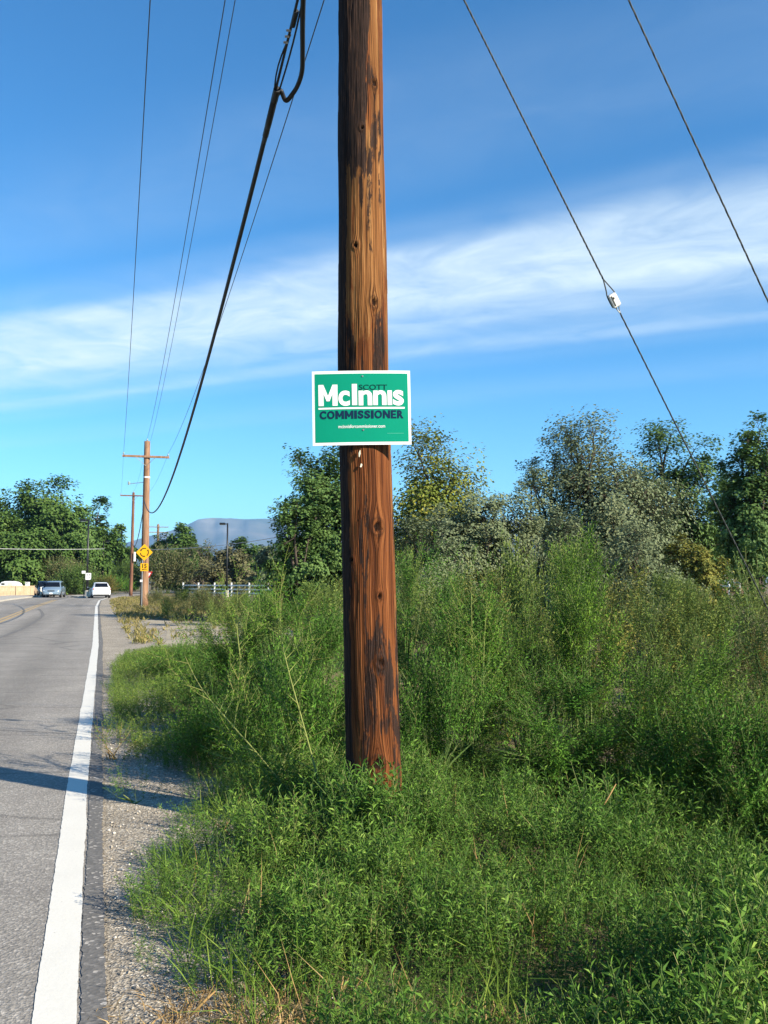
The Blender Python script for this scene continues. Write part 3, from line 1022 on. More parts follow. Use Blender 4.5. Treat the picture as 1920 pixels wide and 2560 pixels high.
for (px, py, w, h, lab) in ((899, 1134, 0.014, 0.044, 'long torn paper scrap stapled to the pole just under the sign'),
                            (903, 1164, 0.015, 0.024, 'small torn paper scrap on the pole below the longer scrap')):
    p = at(px, py, POLE_Y - 0.178)
    rng_ = np.random.default_rng(px)
    b = MB()
    out = []
    for i in range(12):
        a = 2 * math.pi * i / 12
        k = 0.35 + 0.2 * rng_.random()
        out.append((p.x + math.cos(a) * w * k + 0.15 * w * math.sin(a), p.y, p.z + math.sin(a) * h * k * 1.1))
    b.prism(out, (0, 0, 0), (0, 0.004, 0))
    o = b.build('paper_scrap', M['paper'])
    tag(o, lab, 'paper', 'paper scraps on the near pole')


# ------------------------------------------------------------------ far poles and wires
def far_pole(loc, h, r0, r1, mat, label, arms, lean=0.0, cross_dir=(0.961, 0.277), group='utility poles along the road'):
    root = empty('utility_pole', loc, label, 'utility pole', group)
    b = MB()
    n = 14
    pts = [(lean * (i / n) * h, 0.0, h * i / n) for i in range(n + 1)]
    b.tube(pts, [r0 + (r1 - r0) * i / n for i in range(n + 1)], 14)
    b.build('shaft', mat, root, True)
    ax = Vector((cross_dir[0], cross_dir[1], 0)).normalized()
    Rm = Matrix.Rotation(math.atan2(ax.y, ax.x), 3, 'Z')
    ends = []
    for (za, wa) in arms:
        c = Vector((lean * za, -r1 - 0.06, za))
        MB().box(c, (wa, 0.12, 0.14), Rm, 0.01).build('crossarm', mat, root)
        for s in (-1, 1):
            e = c + ax * (s * (wa / 2 - 0.08)) + Vector((0, 0, 0.07))
            insulator(e, root)
            ends.append(Vector(loc) + e + Vector((0, 0, 0.18)))
            MB().tube([c + ax * (s * 0.62) + Vector((0, -0.07, -0.05)), Vector((lean * za, -r1 - 0.02, za - 0.62))], 0.016, 6).build('brace', M['steel'], root)
    top = Vector((lean * h, 0, h))
    insulator(top, root)
    return root, ends, Vector(loc) + top + Vector((0, 0, 0.18))


P1 = Vector((at(360, 1516, 60).x, 60, -0.03))
pole1, ends1, top1 = far_pole(P1, 10.9, 0.27, 0.19, M['far_wood'], 'tan wooden utility pole with one crossarm behind the yellow roundabout sign', [(9.85, 3.0)], lean=0.0)
# street-side neutral bracket and white band
MB().tube([(0, 0, 8.2), (-1.1, -0.2, 8.05)], 0.02, 6).build('bracket', M['steel'], pole1)
MB().tube([(-1.1, -0.2, 8.0), (-1.1, -0.2, 8.2)], 0.08, 8).build('insulator', M['grey_glass'], pole1)
MB().tube([(0, 0, 8.45), (0, 0, 8.55)], 0.225, 12).build('band', M['porcelain'], pole1)

P2 = Vector((at(327, 1488, 108).x, 108, -0.03))
pole2, ends2, top2 = far_pole(P2, 12.2, 0.21, 0.14, M['far_wood_red'], 'reddish utility pole with braced crossarm left of the roundabout sign', [(11.8, 2.9)], lean=0.006)
MB().box((0.45, -0.3, 4.6), (0.22, 0.05, 1.1)).build('pole_marker', M['white_sheet'], pole2)
P3 = Vector((at(392, 1470, 190).x, 190, -0.03))
pole3, ends3, top3 = far_pole(P3, 13.6, 0.33, 0.24, M['far_wood_grey'], 'distant grey brown pole with two crossarms right of the roundabout sign', [(11.9, 4.3), (13.0, 4.3)], lean=0.004)
MB().tube([(-1.2, 0.6, 0), (0.0, 0.4, 9.0)], [0.22, 0.18], 10).build('push_brace', M['far_wood_grey'], pole3)


def wire(name, pts, r, mat, label, cat='wire', group='power lines'):
    b = MB()
    b.tube(pts, r, 6)
    return tag(b.build(name, mat, None, True), label, cat, group)


xa = float(pole_x(9.9))
axv = Vector((0.961, 0.277, 0))
near_c = Vector((xa + 0.05, POLE_Y - 0.16, 10.19))
near_l, near_r = near_c - axv * 1.15, near_c + axv * 1.15
near_t = Vector((float(pole_x(POLE_H)) - 0.02, POLE_Y, POLE_H + 0.18))
WR = 0.0085
wire('power_line', sag_points(near_l, ends1[0], 0.9), WR, M['wire'], 'leftmost thin overhead power line running to the far crossarm')
wire('power_line', sag_points(near_t, top1, 0.9), WR, M['wire'], 'overhead power line to the top of the far pole, left of a close pair')
wire('power_line', sag_points(near_t + Vector((0.07, 0.05, -0.45)), top1 + Vector((0.12, 0, -0.5)), 0.85), WR * 0.8, M['wire'], 'overhead power line to the far pole, right of a close pair')
wire('power_line', sag_points(near_r, ends1[1], 0.9), WR, M['wire'], 'thin power line right of the thick black cable')
for a_, b_, l_ in ((ends1[0], ends2[0], 'left'), (top1, top2, 'middle'), (ends1[1], ends2[1], 'right')):
    wire('power_line', sag_points(a_, b_, 0.7, 16), 0.007, M['wire'], '%s far power line between the tan pole and the reddish pole' % l_, group='far power lines')

# thick telephone cable with its splice loop
cA = Vector((-0.20 + _pa.x * 0.3, POLE_Y - 0.02, 7.12))
cB = Vector((P1.x - 0.05, 59.7, 6.9))
cab = sag_points(cA, cB, 2.47, 160)


def cabp(t):
    p = cA.lerp(cB, t)
    p.z -= 4 * 2.47 * t * (1 - t)
    return p


def build_cable():
    root = empty('telephone_cable', cA, 'thick black telephone cable sagging from the near pole to the far pole', 'cable')
    o0 = cA
    ts = [i / 170 for i in range(171)]
    s0, s1 = 0.030, 0.0575
    def rel(p):
        return Vector(p) - o0
    rad = lambda t: 0.027
    MB().tube([rel(cabp(t)) for t in ts if t >= s1], 0.027, 8).build('cable', M['rubber'], root, True)
    MB().tube([rel(cabp(t)) for t in [0, .005, .01, .015, .02, .025, s0]], 0.027, 8).build('cable', M['rubber'], root, True)
    side = Vector((0.96, 0.28, 0))
    # strand carries straight on while the cable makes a slack loop below it
    MB().tube([rel(cabp(s0 + (s1 - s0) * k / 8) + side * (-0.012)) for k in range(9)], 0.013, 6).build('strand', M['rubber'], root, True)
    MB().tube([rel(cabp(s0 + (s1 - s0) * (0.02 + 0.98 * k / 8)) + side * (0.022 + 0.02 * math.sin(k / 8 * math.pi))) for k in range(9)], 0.009, 6).build('lashing_wire', M['rubber'], root, True)
    MB().tube([rel(cabp(s0 + (s1 - s0) * (0.45 + 0.55 * k / 6)) + side * (-0.045 * math.sin(k / 6 * math.pi * 0.9))) for k in range(7)], 0.008, 6).build('lashing_wire', M['rubber'], root, True)
    lp = []
    for k, (t, d, z) in enumerate([(0.0, 0.0, 0.0), (0.15, 0.03, -0.02), (0.35, 0.085, -0.03), (0.55, 0.145, -0.03), (0.72, 0.19, -0.03), (0.86, 0.185, -0.03), (0.96, 0.15, -0.03), (1.0, 0.125, -0.035), (1.01, 0.10, -0.03), (0.99, 0.07, 0.0), (0.97, 0.045, 0.02), (1.0, 0.02, 0.01), (1.04, 0.0, 0.0)]):
        lp.append(rel(cabp(s0 + (s1 - s0) * t) + side * d + Vector((0, 0, z))))
    MB().tube(smooth_pts(lp, 4), 0.024, 8).build('slack_loop', M['rubber'], root, True)
    for t, r in ((s0, .036), (s1, .038), (s0 + (s1 - s0) * 0.32, 0.026), (0.068, 0.034)):
        a, b = cabp(t - 0.0016), cabp(t + 0.0016)
        MB().tube([rel(a), rel(b)], r, 10).build('clamp', M['rubber'], root)
    MB().tube([rel(cabp(s1)), rel(cabp(s1 + 0.008)), rel(cabp(s1 + 0.014))], [.036, .036, .028], 10).build('splice_sleeve', M['rubber'], root, True)
    for k in range(3):
        c = cabp(s0 + (s1 - s0) * (0.42 + 0.05 * k)) + side * -0.026
        MB().box(rel(c), (0.04, 0.05, 0.02), Matrix.Rotation(0.6, 3, 'X')).build('strand_clip', M['steel'], root)


def smooth_pts(P, k):
    """Catmull-Rom through the points"""
    P = [Vector(p) for p in P]
    Q = [P[0]] + P + [P[-1]]
    out = []
    for i in range(1, len(Q) - 2):
        for j in range(k):
            t = j / k
            a, b, c, d = Q[i - 1], Q[i], Q[i + 1], Q[i + 2]
            out.append(0.5 * ((2 * b) + (c - a) * t + (2 * a - 5 * b + 4 * c - d) * t * t + (3 * b - a - 3 * c + d) * t ** 3))
    out.append(P[-1])
    return out


build_cable()
tag(MB().tube(sag_points(cB + Vector((-0.1, 0.7, 0.5)), (P2.x + 0.1, 107.7, 6.2), 1.6, 30), 0.03, 6).build('telephone_cable', M['rubber'], None, True),
    'black cable sagging between the two farther poles', 'cable')
# pale service wires crossing the road from pole to pole
tag(MB().tube(sag_points((P1.x, 60, at(361, 1374, 60).z), at(760, 1330, 52), 0.25, 24), 0.018, 6).build('service_wire', M['pale_wire'], None, True),
    'pale service wire running right from the far pole above the white fence', 'wire')
tag(MB().tube(sag_points(at(-160, 1366, 84), at(262, 1372, 96), 0.15, 24), 0.022, 6).build('service_wire', M['pale_wire'], None, True),
    'pale service wire stretched across the left trees over the road', 'wire')


# guy wires
def build_guys():
    def guy(A, B, r, label):
        root = empty('guy_wire', B, label, 'guy wire', 'guy wires of the near pole')
        return root

    # first guy with strain insulator
    za = at(897, -450, POLE_Y).z
    A = Vector((float(pole_x(za)) + 0.12, POLE_Y, za))
    B = Vector((at(2134, 1886, 8.6).x, 8.6, -0.25))
    # make it pass the insulator seen half-way up: the wire is straight in space
    root = guy(A, B, 0.007, 'twisted guy wire with white insulator right of the pole')
    d = (B - A)
    L = d.length
    u = d.normalized()
    # parameter of the insulator: where the wire is 4.7 m above ground
    best = min((abs(project((A + d * (i / 400)))[1] - 752), i / 400) for i in range(401))[1]
    c = A + d * best

    def twisted(name, p, q, r, n):
        b = MB()
        e1 = (q - p).normalized().orthogonal().normalized()
        e2 = (q - p).normalized().cross(e1)
        for k in range(3):
            pts = []
            for i in range(n + 1):
                t = i / n
                a = i * 0.9 + k * 2 * math.pi / 3
                pts.append(p.lerp(q, t) + (e1 * math.cos(a) + e2 * math.sin(a)) * r * 0.6 - B)
            b.tube(pts, r * 0.62, 5)
        return b.build(name, M['dark_steel'], root, True)
    hi, lo = c - u * 0.19, c + u * 0.115
    twisted('upper_wire', A, hi, 0.0062, 150)
    twisted('lower_wire', lo, B, 0.0058, 150)
    # porcelain strain insulator with grooves and two eyes
    e = Vector((u.z, 0, -u.x)).normalized()
    if e.x < 0: e = -e
    f = u.cross(e)
    if f.y < 0: f = -f
    Rm = Matrix((e, f, u)).transposed()
    ins = MB()
    ins.box(c - B, (0.064, 0.052, 0.112), Rm, 0.008)
    io = ins.build('strain_insulator', M['porcelain'], root)
    for o_ in (-0.016,):
        MB().box(c - B + e * o_ - f * 0.026, (0.011, 0.004, 0.085), Rm).build('groove', M['dark_steel'], io)
        MB().tube([c - B + e * -0.006 - f * 0.0275 - u * 0.02, c - B + e * -0.006 - f * 0.024 - u * 0.02], 0.010, 10).build('eye', M['black_paint'], io)
    # bail of the upper wire running down both flanks, bail of the lower wire at the bottom
    up = [hi, c - u * 0.07 + e * 0.031, c - u * 0.04 + e * 0.034]
    MB().tube([p - B for p in smooth_pts(up, 4)], 0.0048, 6).build('wire_bail', M['dark_steel'], root, True)
    up2 = [hi, c - u * 0.10 - e * 0.02, c - u * 0.05 - e * 0.034, c + u * 0.03 - e * 0.034, c + u * 0.055 - e * 0.02, c + u * 0.06 - e * 0.004]
    MB().tube([p - B for p in smooth_pts(up2, 5)], 0.0052, 6).build('wire_bail', M['dark_steel'], root, True)
    for s in (-1, 1):
        dn = [c + u * 0.045 + e * 0.012 * s + f * -0.02, c + u * 0.075 + e * 0.010 * s, lo]
        MB().tube([p - B for p in smooth_pts(dn, 4)], 0.0045, 6).build('wire_bail', M['steel'], root, True)
    MB().tube([Vector((0, 0, -0.3)), Vector((0, 0, 0)) - u * 0.25], 0.012, 6).build('anchor_rod', M['steel'], root)

    zb = at(893, -1430, POLE_Y).z
    A2 = Vector((float(pole_x(zb)) + 0.1, POLE_Y, zb))
    B2 = Vector((at(2459, 1862, 9.2).x, 9.2, -0.25))
    root = guy(A2, B2, 0.006, 'plain guy wire near the right edge of the picture')
    d2 = (B2 - A2).normalized()
    B = B2
    e1 = d2.orthogonal().normalized(); e2 = d2.cross(e1)
    b = MB()
    for k in range(3):
        pts = []
        for i in range(261):
            a = i * 0.9 + k * 2 * math.pi / 3
            pts.append(A2.lerp(B2, i / 260) + (e1 * math.cos(a) + e2 * math.sin(a)) * 0.0042 - B2)
        b.tube(pts, 0.0045, 5)
    b.build('strand', M['dark_steel'], root, True)
    MB().tube([Vector((0, 0, -0.3)), -d2 * 0.25], 0.012, 6).build('anchor_rod', M['steel'], root)


def project(P):
    x, y, z = P[0], P[1], P[2] - EYE
    yy = y * _c + z * _s
    zz = -y * _s + z * _c
    return 960 + F * x / yy, 1280 - F * zz / yy


build_guys()


# ------------------------------------------------------------------ road signs, lamps
def diamond(cx, cz, half, corner, n=5):
    pts = []
    for k in range(4):
        a = math.pi / 2 * k
        ca = (cx + math.cos(a) * (half - corner * 1.4), cz + math.sin(a) * (half - corner * 1.4))
        for i in range(n):
            b = a - math.pi / 4 + math.pi / 2 * i / (n - 1)
            pts.append((ca[0] + math.cos(b) * corner, ca[1] + math.sin(b) * corner))
    return pts


def rect_pts(cx, cz, w, h, r=0.03, n=4):
    pts = []
    for (sx, sz, a0) in ((1, -1, -math.pi / 2), (1, 1, 0), (-1, 1, math.pi / 2), (-1, -1, math.pi)):
        for i in range(n):
            b = a0 + math.pi / 2 * i / (n - 1)
            pts.append((cx + sx * (w / 2 - r) + math.cos(b) * r, cz + sz * (h / 2 - r) + math.sin(b) * r))
    return pts


def arc_arrow(cx, cz, R, a0, a1, w, y, mat, parent):
    """curved arrow of the roundabout symbol, with head at a1"""
    n = 14
    sgn = 1 if a1 > a0 else -1
    o = [(cx + (R + w) * math.cos(a0 + (a1 - a0) * i / n), cz + (R + w) * math.sin(a0 + (a1 - a0) * i / n)) for i in range(n + 1)]
    i_ = [(cx + (R - w) * math.cos(a0 + (a1 - a0) * i / n), cz + (R - w) * math.sin(a0 + (a1 - a0) * i / n)) for i in range(n, -1, -1)]
    poly_plate('arrow', o + i_ if sgn < 0 else list(reversed(o + i_)), y, 0.0015, mat, parent)
    tip = a1 + sgn * 0.34
    h = [(cx + (R + 2.3 * w) * math.cos(a1), cz + (R + 2.3 * w) * math.sin(a1)), (cx + R * math.cos(tip), cz + R * math.sin(tip)), (cx + (R - 2.3 * w) * math.cos(a1), cz + (R - 2.3 * w) * math.sin(a1))]
    poly_plate('arrow_head', h if sgn < 0 else list(reversed(h)), y, 0.0015, mat, parent)


def build_roundabout_sign():
    Y = 57.5
    px = 361
    base = Vector((at(354, 1516, Y).x, Y, -0.03))
    root = empty('roundabout_sign', base, 'yellow diamond roundabout warning sign with 15 MPH plate', 'road sign')
    dx = at(361, 1400, Y).x - base.x
    zc, z2 = at(px, 1381, Y).z + 0.03, at(px, 1418, Y).z + 0.03
    poly_plate('diamond_panel', diamond(dx, zc, 0.53, 0.05), -0.05, 0.004, M['yellow_sheet'], root)
    edge = diamond(dx, zc, 0.505, 0.045)
    for k in range(3):
        a1 = math.radians((25, 145, 265)[k])
        arc_arrow(dx, zc, 0.255, a1 - math.radians(78), a1, 0.030, -0.0525, M['black_sheet'], root)
    poly_plate('speed_plate', rect_pts(dx + 0.02, z2, 0.49, 0.49), -0.05, 0.004, M['yellow_sheet'], root)
    text_fit('15', (dx - 0.12, dx + 0.16, z2 - 0.06, z2 + 0.20), -0.0525, M['black_sheet'], root, 'lettering', 0.03)
    text_fit('MPH', (dx - 0.13, dx + 0.17, z2 - 0.18, z2 - 0.10), -0.0525, M['black_sheet'], root, 'lettering', 0.02)
    MB().tube([(0, 0, -0.2), (0, 0, zc + 0.3)], 0.035, 8).build('post', M['steel'], root)
    MB().box((dx / 2 + .05, -0.03, zc), (abs(dx) + 0.3, 0.02, 0.04)).build('bracket', M['steel'], root)
    MB().box((dx / 2 + .05, -0.03, z2), (abs(dx) + 0.3, 0.02, 0.04)).build('bracket', M['steel'], root)
    # little reflector on the post
    poly_plate('reflector', rect_pts(-0.04, at(352, 1452, Y).z + .03, 0.16, 0.14, 0.02), -0.05, 0.004, M['white_sheet'], root)


build_roundabout_sign()


def build_small_signs():
    Y = 92.0
    base = Vector((at(220, 1492, Y).x, Y, 0.1))
    r = empty('lane_sign', base, 'white lane control sign with two black arrows on the traffic island', 'road sign')
    zc = at(219, 1441, Y).z - 0.1
    poly_plate('panel', rect_pts(0, zc, 0.56, 0.68, 0.03), -0.06, 0.005, M['white_sheet'], r)
    for sx, lean in ((-0.12, -0.4), (0.12, 0.35)):
        arc_arrow(sx, zc + 0.14, 0.055, math.radians(-80), math.radians(210), 0.022, -0.0635, M['black_sheet'], r)
    poly_plate('arrow', [(0.02, zc - 0.20), (0.075, zc - 0.20), (0.16, zc - 0.02), (0.11, zc - 0.0)], -0.0635, 0.0015, M['black_sheet'], r)
    MB().tube([(0, 0, -0.1), (0, 0, zc + 0.30)], 0.035, 8).build('post', M['black_paint'], r)
    c = at(209.5, 1430.5, Y + 1.5)
    r = empty('sign_panel', Vector((c.x, Y + 1.5, 0.1)), 'small blank white panel left above the lane control sign', 'road sign')
    poly_plate('panel', rect_pts(0, c.z - .1, 0.38, 0.28, 0.02), -0.05, 0.005, M['white_sheet'], r)
    MB().tube([(0.05, 0, -0.1), (0.05, 0, c.z + .1)], 0.03, 8).build('post', M['black_paint'], r)
    # yield sign beyond the far pole
    Y = 118.0
    c = at(372, 1436, Y)
    r = empty('yield_sign', Vector((c.x, Y, 0)), 'small red and white triangular yield sign right of the tan pole', 'road sign')
    tri = lambda s: [(-0.46 * s, c.z + 0.33 * s), (0, c.z - 0.46 * s), (0.46 * s, c.z + 0.33 * s)]
    poly_plate('panel', tri(1.1), -0.04, 0.005, M['red_sheet'], r)
    poly_plate('centre', tri(0.6), -0.045, 0.003, M['white_sheet'], r)
    MB().tube([(0, 0, 0), (0, 0, c.z + 0.3)], 0.035, 8).build('post', M['steel'], r)
    Y = 150.0
    c = at(395, 1448, Y)
    r = empty('notice_sign', Vector((c.x, Y, 0)), 'pale blue rectangular sign at the foot of the twin crossarm pole', 'road sign')
    poly_plate('panel', rect_pts(0, c.z, 0.60, 0.74, 0.04), -0.04, 0.005, M['blue_sheet'], r)
    poly_plate('print', rect_pts(0, c.z + 0.10, 0.36, 0.10, 0.02), -0.045, 0.003, M['white_sheet'], r)
    poly_plate('print', rect_pts(0, c.z - 0.14, 0.40, 0.08, 0.02), -0.045, 0.003, M['white_sheet'], r)
    MB().tube([(0, 0, 0), (0, 0, c.z + 0.3)], 0.035, 8).build('post', M['steel'], r)


build_small_signs()


def street_lamp(px, ytop, Y, arm, label):
    c = at(px, ytop, Y)
    r = empty('street_lamp', Vector((c.x, Y, -0.03)), label, 'street lamp', 'black street lamps')
    h = c.z + 0.03
    MB().tube([(0, 0, 0), (0, 0, 0.75)], 0.22, 12).build('footing', M['concrete'], r)
    MB().tube([(0, 0, 0.75), (0, 0, h * 0.5), (0, 0, h)], [0.11, 0.095, 0.085], 10).build('mast', M['black_paint'], r, True)
    MB().tube([(0, 0, h - 0.08), (arm * 0.25, 0, h - 0.08)], 0.045, 8).build('arm', M['black_paint'], r)
    MB().box((arm * 0.55, 0, h - 0.07), (0.62, 0.42, 0.24), None, 0.04).build('lamp_head', M['black_paint'], r)
    MB().box((arm * 0.55, 0, h - 0.20), (0.48, 0.32, 0.025)).build('lens', M['lamp_clear'], r)


street_lamp(569, 1308, 100, -1, 'black street lamp with box head before the mountain')
street_lamp(221.5, 1299, 97, -1, 'black street lamp rising above the white lane control sign')
street_lamp(259, 1352, 135, 1, 'thinner black street lamp behind the white car')


# ------------------------------------------------------------------ fences, house, camper
def build_white_fence():
    A, B = at(458, 1470, 112), at(720, 1470, 96)
    A.z = B.z = 0
    r = empty('rail_fence', (A.x, A.y, -0.03), 'white three rail vinyl fence behind the roadside brush', 'fence', 'white rail fences')
    d = (B - A)
    n = 6
    h = 1.5
    for i in range(n + 1):
        p = d * (i / n)
        MB().box((p.x, p.y, h / 2), (0.14, 0.14, h), None, 0.01).build('post', M['vinyl'], r)
        MB().box((p.x, p.y, h + 0.03), (0.18, 0.18, 0.05), None, 0.01).build('post_cap', M['vinyl'], r)
    Rm = Matrix.Rotation(math.atan2(d.y, d.x), 3, 'Z')
    for i in range(n):
        for z in (0.38, 0.80, 1.24):
            p = d * ((i + 0.5) / n)
            MB().box((p.x, p.y, z), (d.length / n - 0.15, 0.05, 0.15), Rm).build('rail', M['vinyl'], r)
    A, B = at(1768, 1470, 120), at(1850, 1470, 118)
    r = empty('rail_fence', (A.x, A.y, -0.03), 'short white rail fence in front of the brown house', 'fence', 'white rail fences')
    d = B - A
    d.z = 0
    for i in range(4):
        p = d * (i / 3)
        MB().box((p.x, p.y, 0.85), (0.16, 0.16, 1.7), None, 0.01).build('post', M['vinyl'], r)
    Rm = Matrix.Rotation(math.atan2(d.y, d.x), 3, 'Z')
    for i in range(3):
        for z in (1.12, 1.52):
            p = d * ((i + .5) / 3)
            MB().box((p.x, p.y, z), (d.length / 3 - 0.17, 0.06, 0.22), Rm).build('rail', M['vinyl'], r)


build_white_fence()


def build_house():
    c = at(1806, 1460, 135)
    r = empty('house', (c.x, 135, -0.03), 'small brown house with white gable behind the right trees', 'house')
    w, dep, h = 9.0, 7.0, 2.9
    MB().box((1.5, 3.5, h / 2), (w, dep, h)).build('wall', M['brick_wall'], r)
    MB().box((-1.9, -0.25, 1.15), (2.2, 0.5, 2.3)).build('porch_wall', M['tan_wall'], r)
    rf = MB()
    rf.prism([(-3.6, -0.6, h), (1.5, -0.6, h + 1.2), (6.6, -0.6, h)], (0, 0, 0), (0, 8.2, 0))
    ro = rf.build('roof', M['roof'], r)
    MB().box((-1.2, -0.62, h - 0.35), (3.6, 0.05, 0.16)).build('fascia', M['vinyl'], r)
    MB().box((-1.3, -0.55, 2.2), (1.6, 0.05, 0.75)).build('gable_panel', M['cream_paint'], r)
    f = MB().box((1.0, -0.03, 1.5), (1.3, 0.08, 1.1)).build('window', M['vinyl'], r)
    MB().box((1.0, -0.08, 1.5), (1.1, 0.03, 0.9)).build('pane', M['glass'], f)
    d = MB().box((-2.6, -0.53, 1.0), (0.9, 0.06, 2.0)).build('door', M['plastic_black'], r)
    MB().tube([(-2.3, -0.6, 1.0), (-2.3, -0.55, 1.0)], 0.04, 8).build('handle', M['steel'], d)


build_house()


def build_board_fence():
    A = at(-120, 1490, 103)
    B = at(93, 1490, 107)
    A.z = B.z = 0
    r = empty('board_fence', (A.x, A.y, 0.0), 'low tan board fence beside the left pavement', 'fence')
    d = B - A
    L = d.length
    u = d.normalized()
    Rm = Matrix.Rotation(math.atan2(u.y, u.x), 3, 'Z')
    h = 1.18
    n = int(L / 0.15)
    shared = MB().box((0, 0, h / 2), (0.142, 0.03, h)).mesh('board', M['fence_wood'])
    rng = np.random.default_rng(4)
    for i in range(n):
        o = bpy.data.objects.new('board', shared)
        p = u * (L * (i + 0.5) / n)
        o.location = (p.x, p.y + rng.normal() * 0.004, rng.normal() * 0.012)
        o.rotation_euler = (0, rng.normal() * 0.006, math.atan2(u.y, u.x))
        link(o, r)
    k = int(L / 2.4) + 1
    for i in range(k + 1):
        p = u * (L * i / k)
        MB().box((p.x, p.y - 0.05, 0.62), (0.13, 0.13, 1.24), Rm).build('post', M['fence_wood'], r)
    for z in (1.1, ):
        p = u * (L / 2)
        MB().box((p.x, p.y - 0.03, z), (L, 0.05, 0.12), Rm).build('top_rail', M['fence_wood'], r)


build_board_fence()


def loft(b, rings, close=True):
    n = len(rings[0])
    m = len(rings)
    vs = [p for r in rings for p in r]
    fs = []
    for i in range(m - 1):
        for j in range(n if close else n - 1):
            j2 = (j + 1) % n
            fs.append((i * n + j, i * n + j2, (i + 1) * n + j2, (i + 1) * n + j))
    fs.append(tuple(reversed(range(n))))
    fs.append(tuple((m - 1) * n + j for j in range(n)))
    b.add(vs, fs)


def build_camper():
    c = at(28, 1470, 114)
    r = empty('camper_trailer', (c.x, 114, -0.03), 'white rounded camper trailer showing above the tan fence', 'trailer')
    b = MB()
    prof = [(-1.07, 0.5), (-1.09, 1.15), (-1.02, 1.45), (-0.85, 1.62), (-0.45, 1.72), (0.1, 1.74), (0.55, 1.66), (0.88, 1.48), (1.05, 1.2), (1.09, 0.8), (1.07, 0.5)]
    rings = []
    for y, k in ((-1.0, 0.94), (-0.92, 1.0), (0.92, 1.0), (1.0, 0.94)):
        rings.append([(x * k, y, 0.5 + (z - 0.5) * k) for x, z in prof])
    loft(b, rings)
    b.build('body', M['vinyl'], r)
    poly_plate('window', rect_pts(-0.62, 1.38, 0.42, 0.20, 0.06), -1.012, 0.02, M['glass'], r)
    poly_plate('door', rect_pts(0.25, 1.05, 0.55, 0.95, 0.06), -1.008, 0.01, M['cream_paint'], r)
    for x in (-0.35, 0.45):
        MB().tube([(x, -0.98, 0.33), (x, -0.78, 0.33)], 0.33, 18).build('wheel', M['tyre'], r)
    MB().tube([(1.0, 0, 0.45), (2.0, 0, 0.42)], 0.05, 8).build('tow_bar', M['steel'], r)
    c = at(68.5, 1462, 110)
    r = empty('utility_box', (c.x, 110, -0.03), 'small white box standing just behind the tan fence', 'box')
    MB().box((0, 0, 0.80), (0.42, 0.42, 1.55), None, 0.05).build('cabinet', M['white_sheet'], r)
    MB().box((0, 0, 1.60), (0.48, 0.48, 0.06), None, 0.02).build('lid', M['white_sheet'], r)
    poly_plate('vent', rect_pts(0, 1.42, 0.26, 0.06, 0.01), -0.216, 0.004, M['black_sheet'], r)
    # delineator posts
    for px, yt, yb, Y, lab in ((102, 1469, 1491, 99, 'white delineator post on the kerb beside the dark vehicle'),):
        c = at(px, yb, Y)
        r = empty('delineator_post', (c.x, Y, 0.1), lab, 'post')
        MB().tube([(0, 0, 0), (0, 0, 0.96)], [0.09, 0.075], 10).build('tube', M['cream_paint'], r, True)
        MB().tube([(0, 0, 0), (0, 0, 0.05)], 0.18, 12).build('base', M['black_paint'], r)
    c = at(219.5, 1490, 93.5)
    r = empty('island_marker', (c.x, 93.5, 0.1), 'stubby white marker on the traffic island beside the white car', 'marker')
    b = MB()
    b.prism([(-0.16, -0.06, 0), (0.20, -0.06, 0), (0.12, -0.06, 0.55), (-0.14, -0.06, 0.55)], (0, 0, 0), (0, 0.12, 0))
    b.build('panel', M['cream_paint'], r)
    MB().box((0, 0, 0.02), (0.5, 0.3, 0.04)).build('base', M['cream_paint'], r)


build_camper()


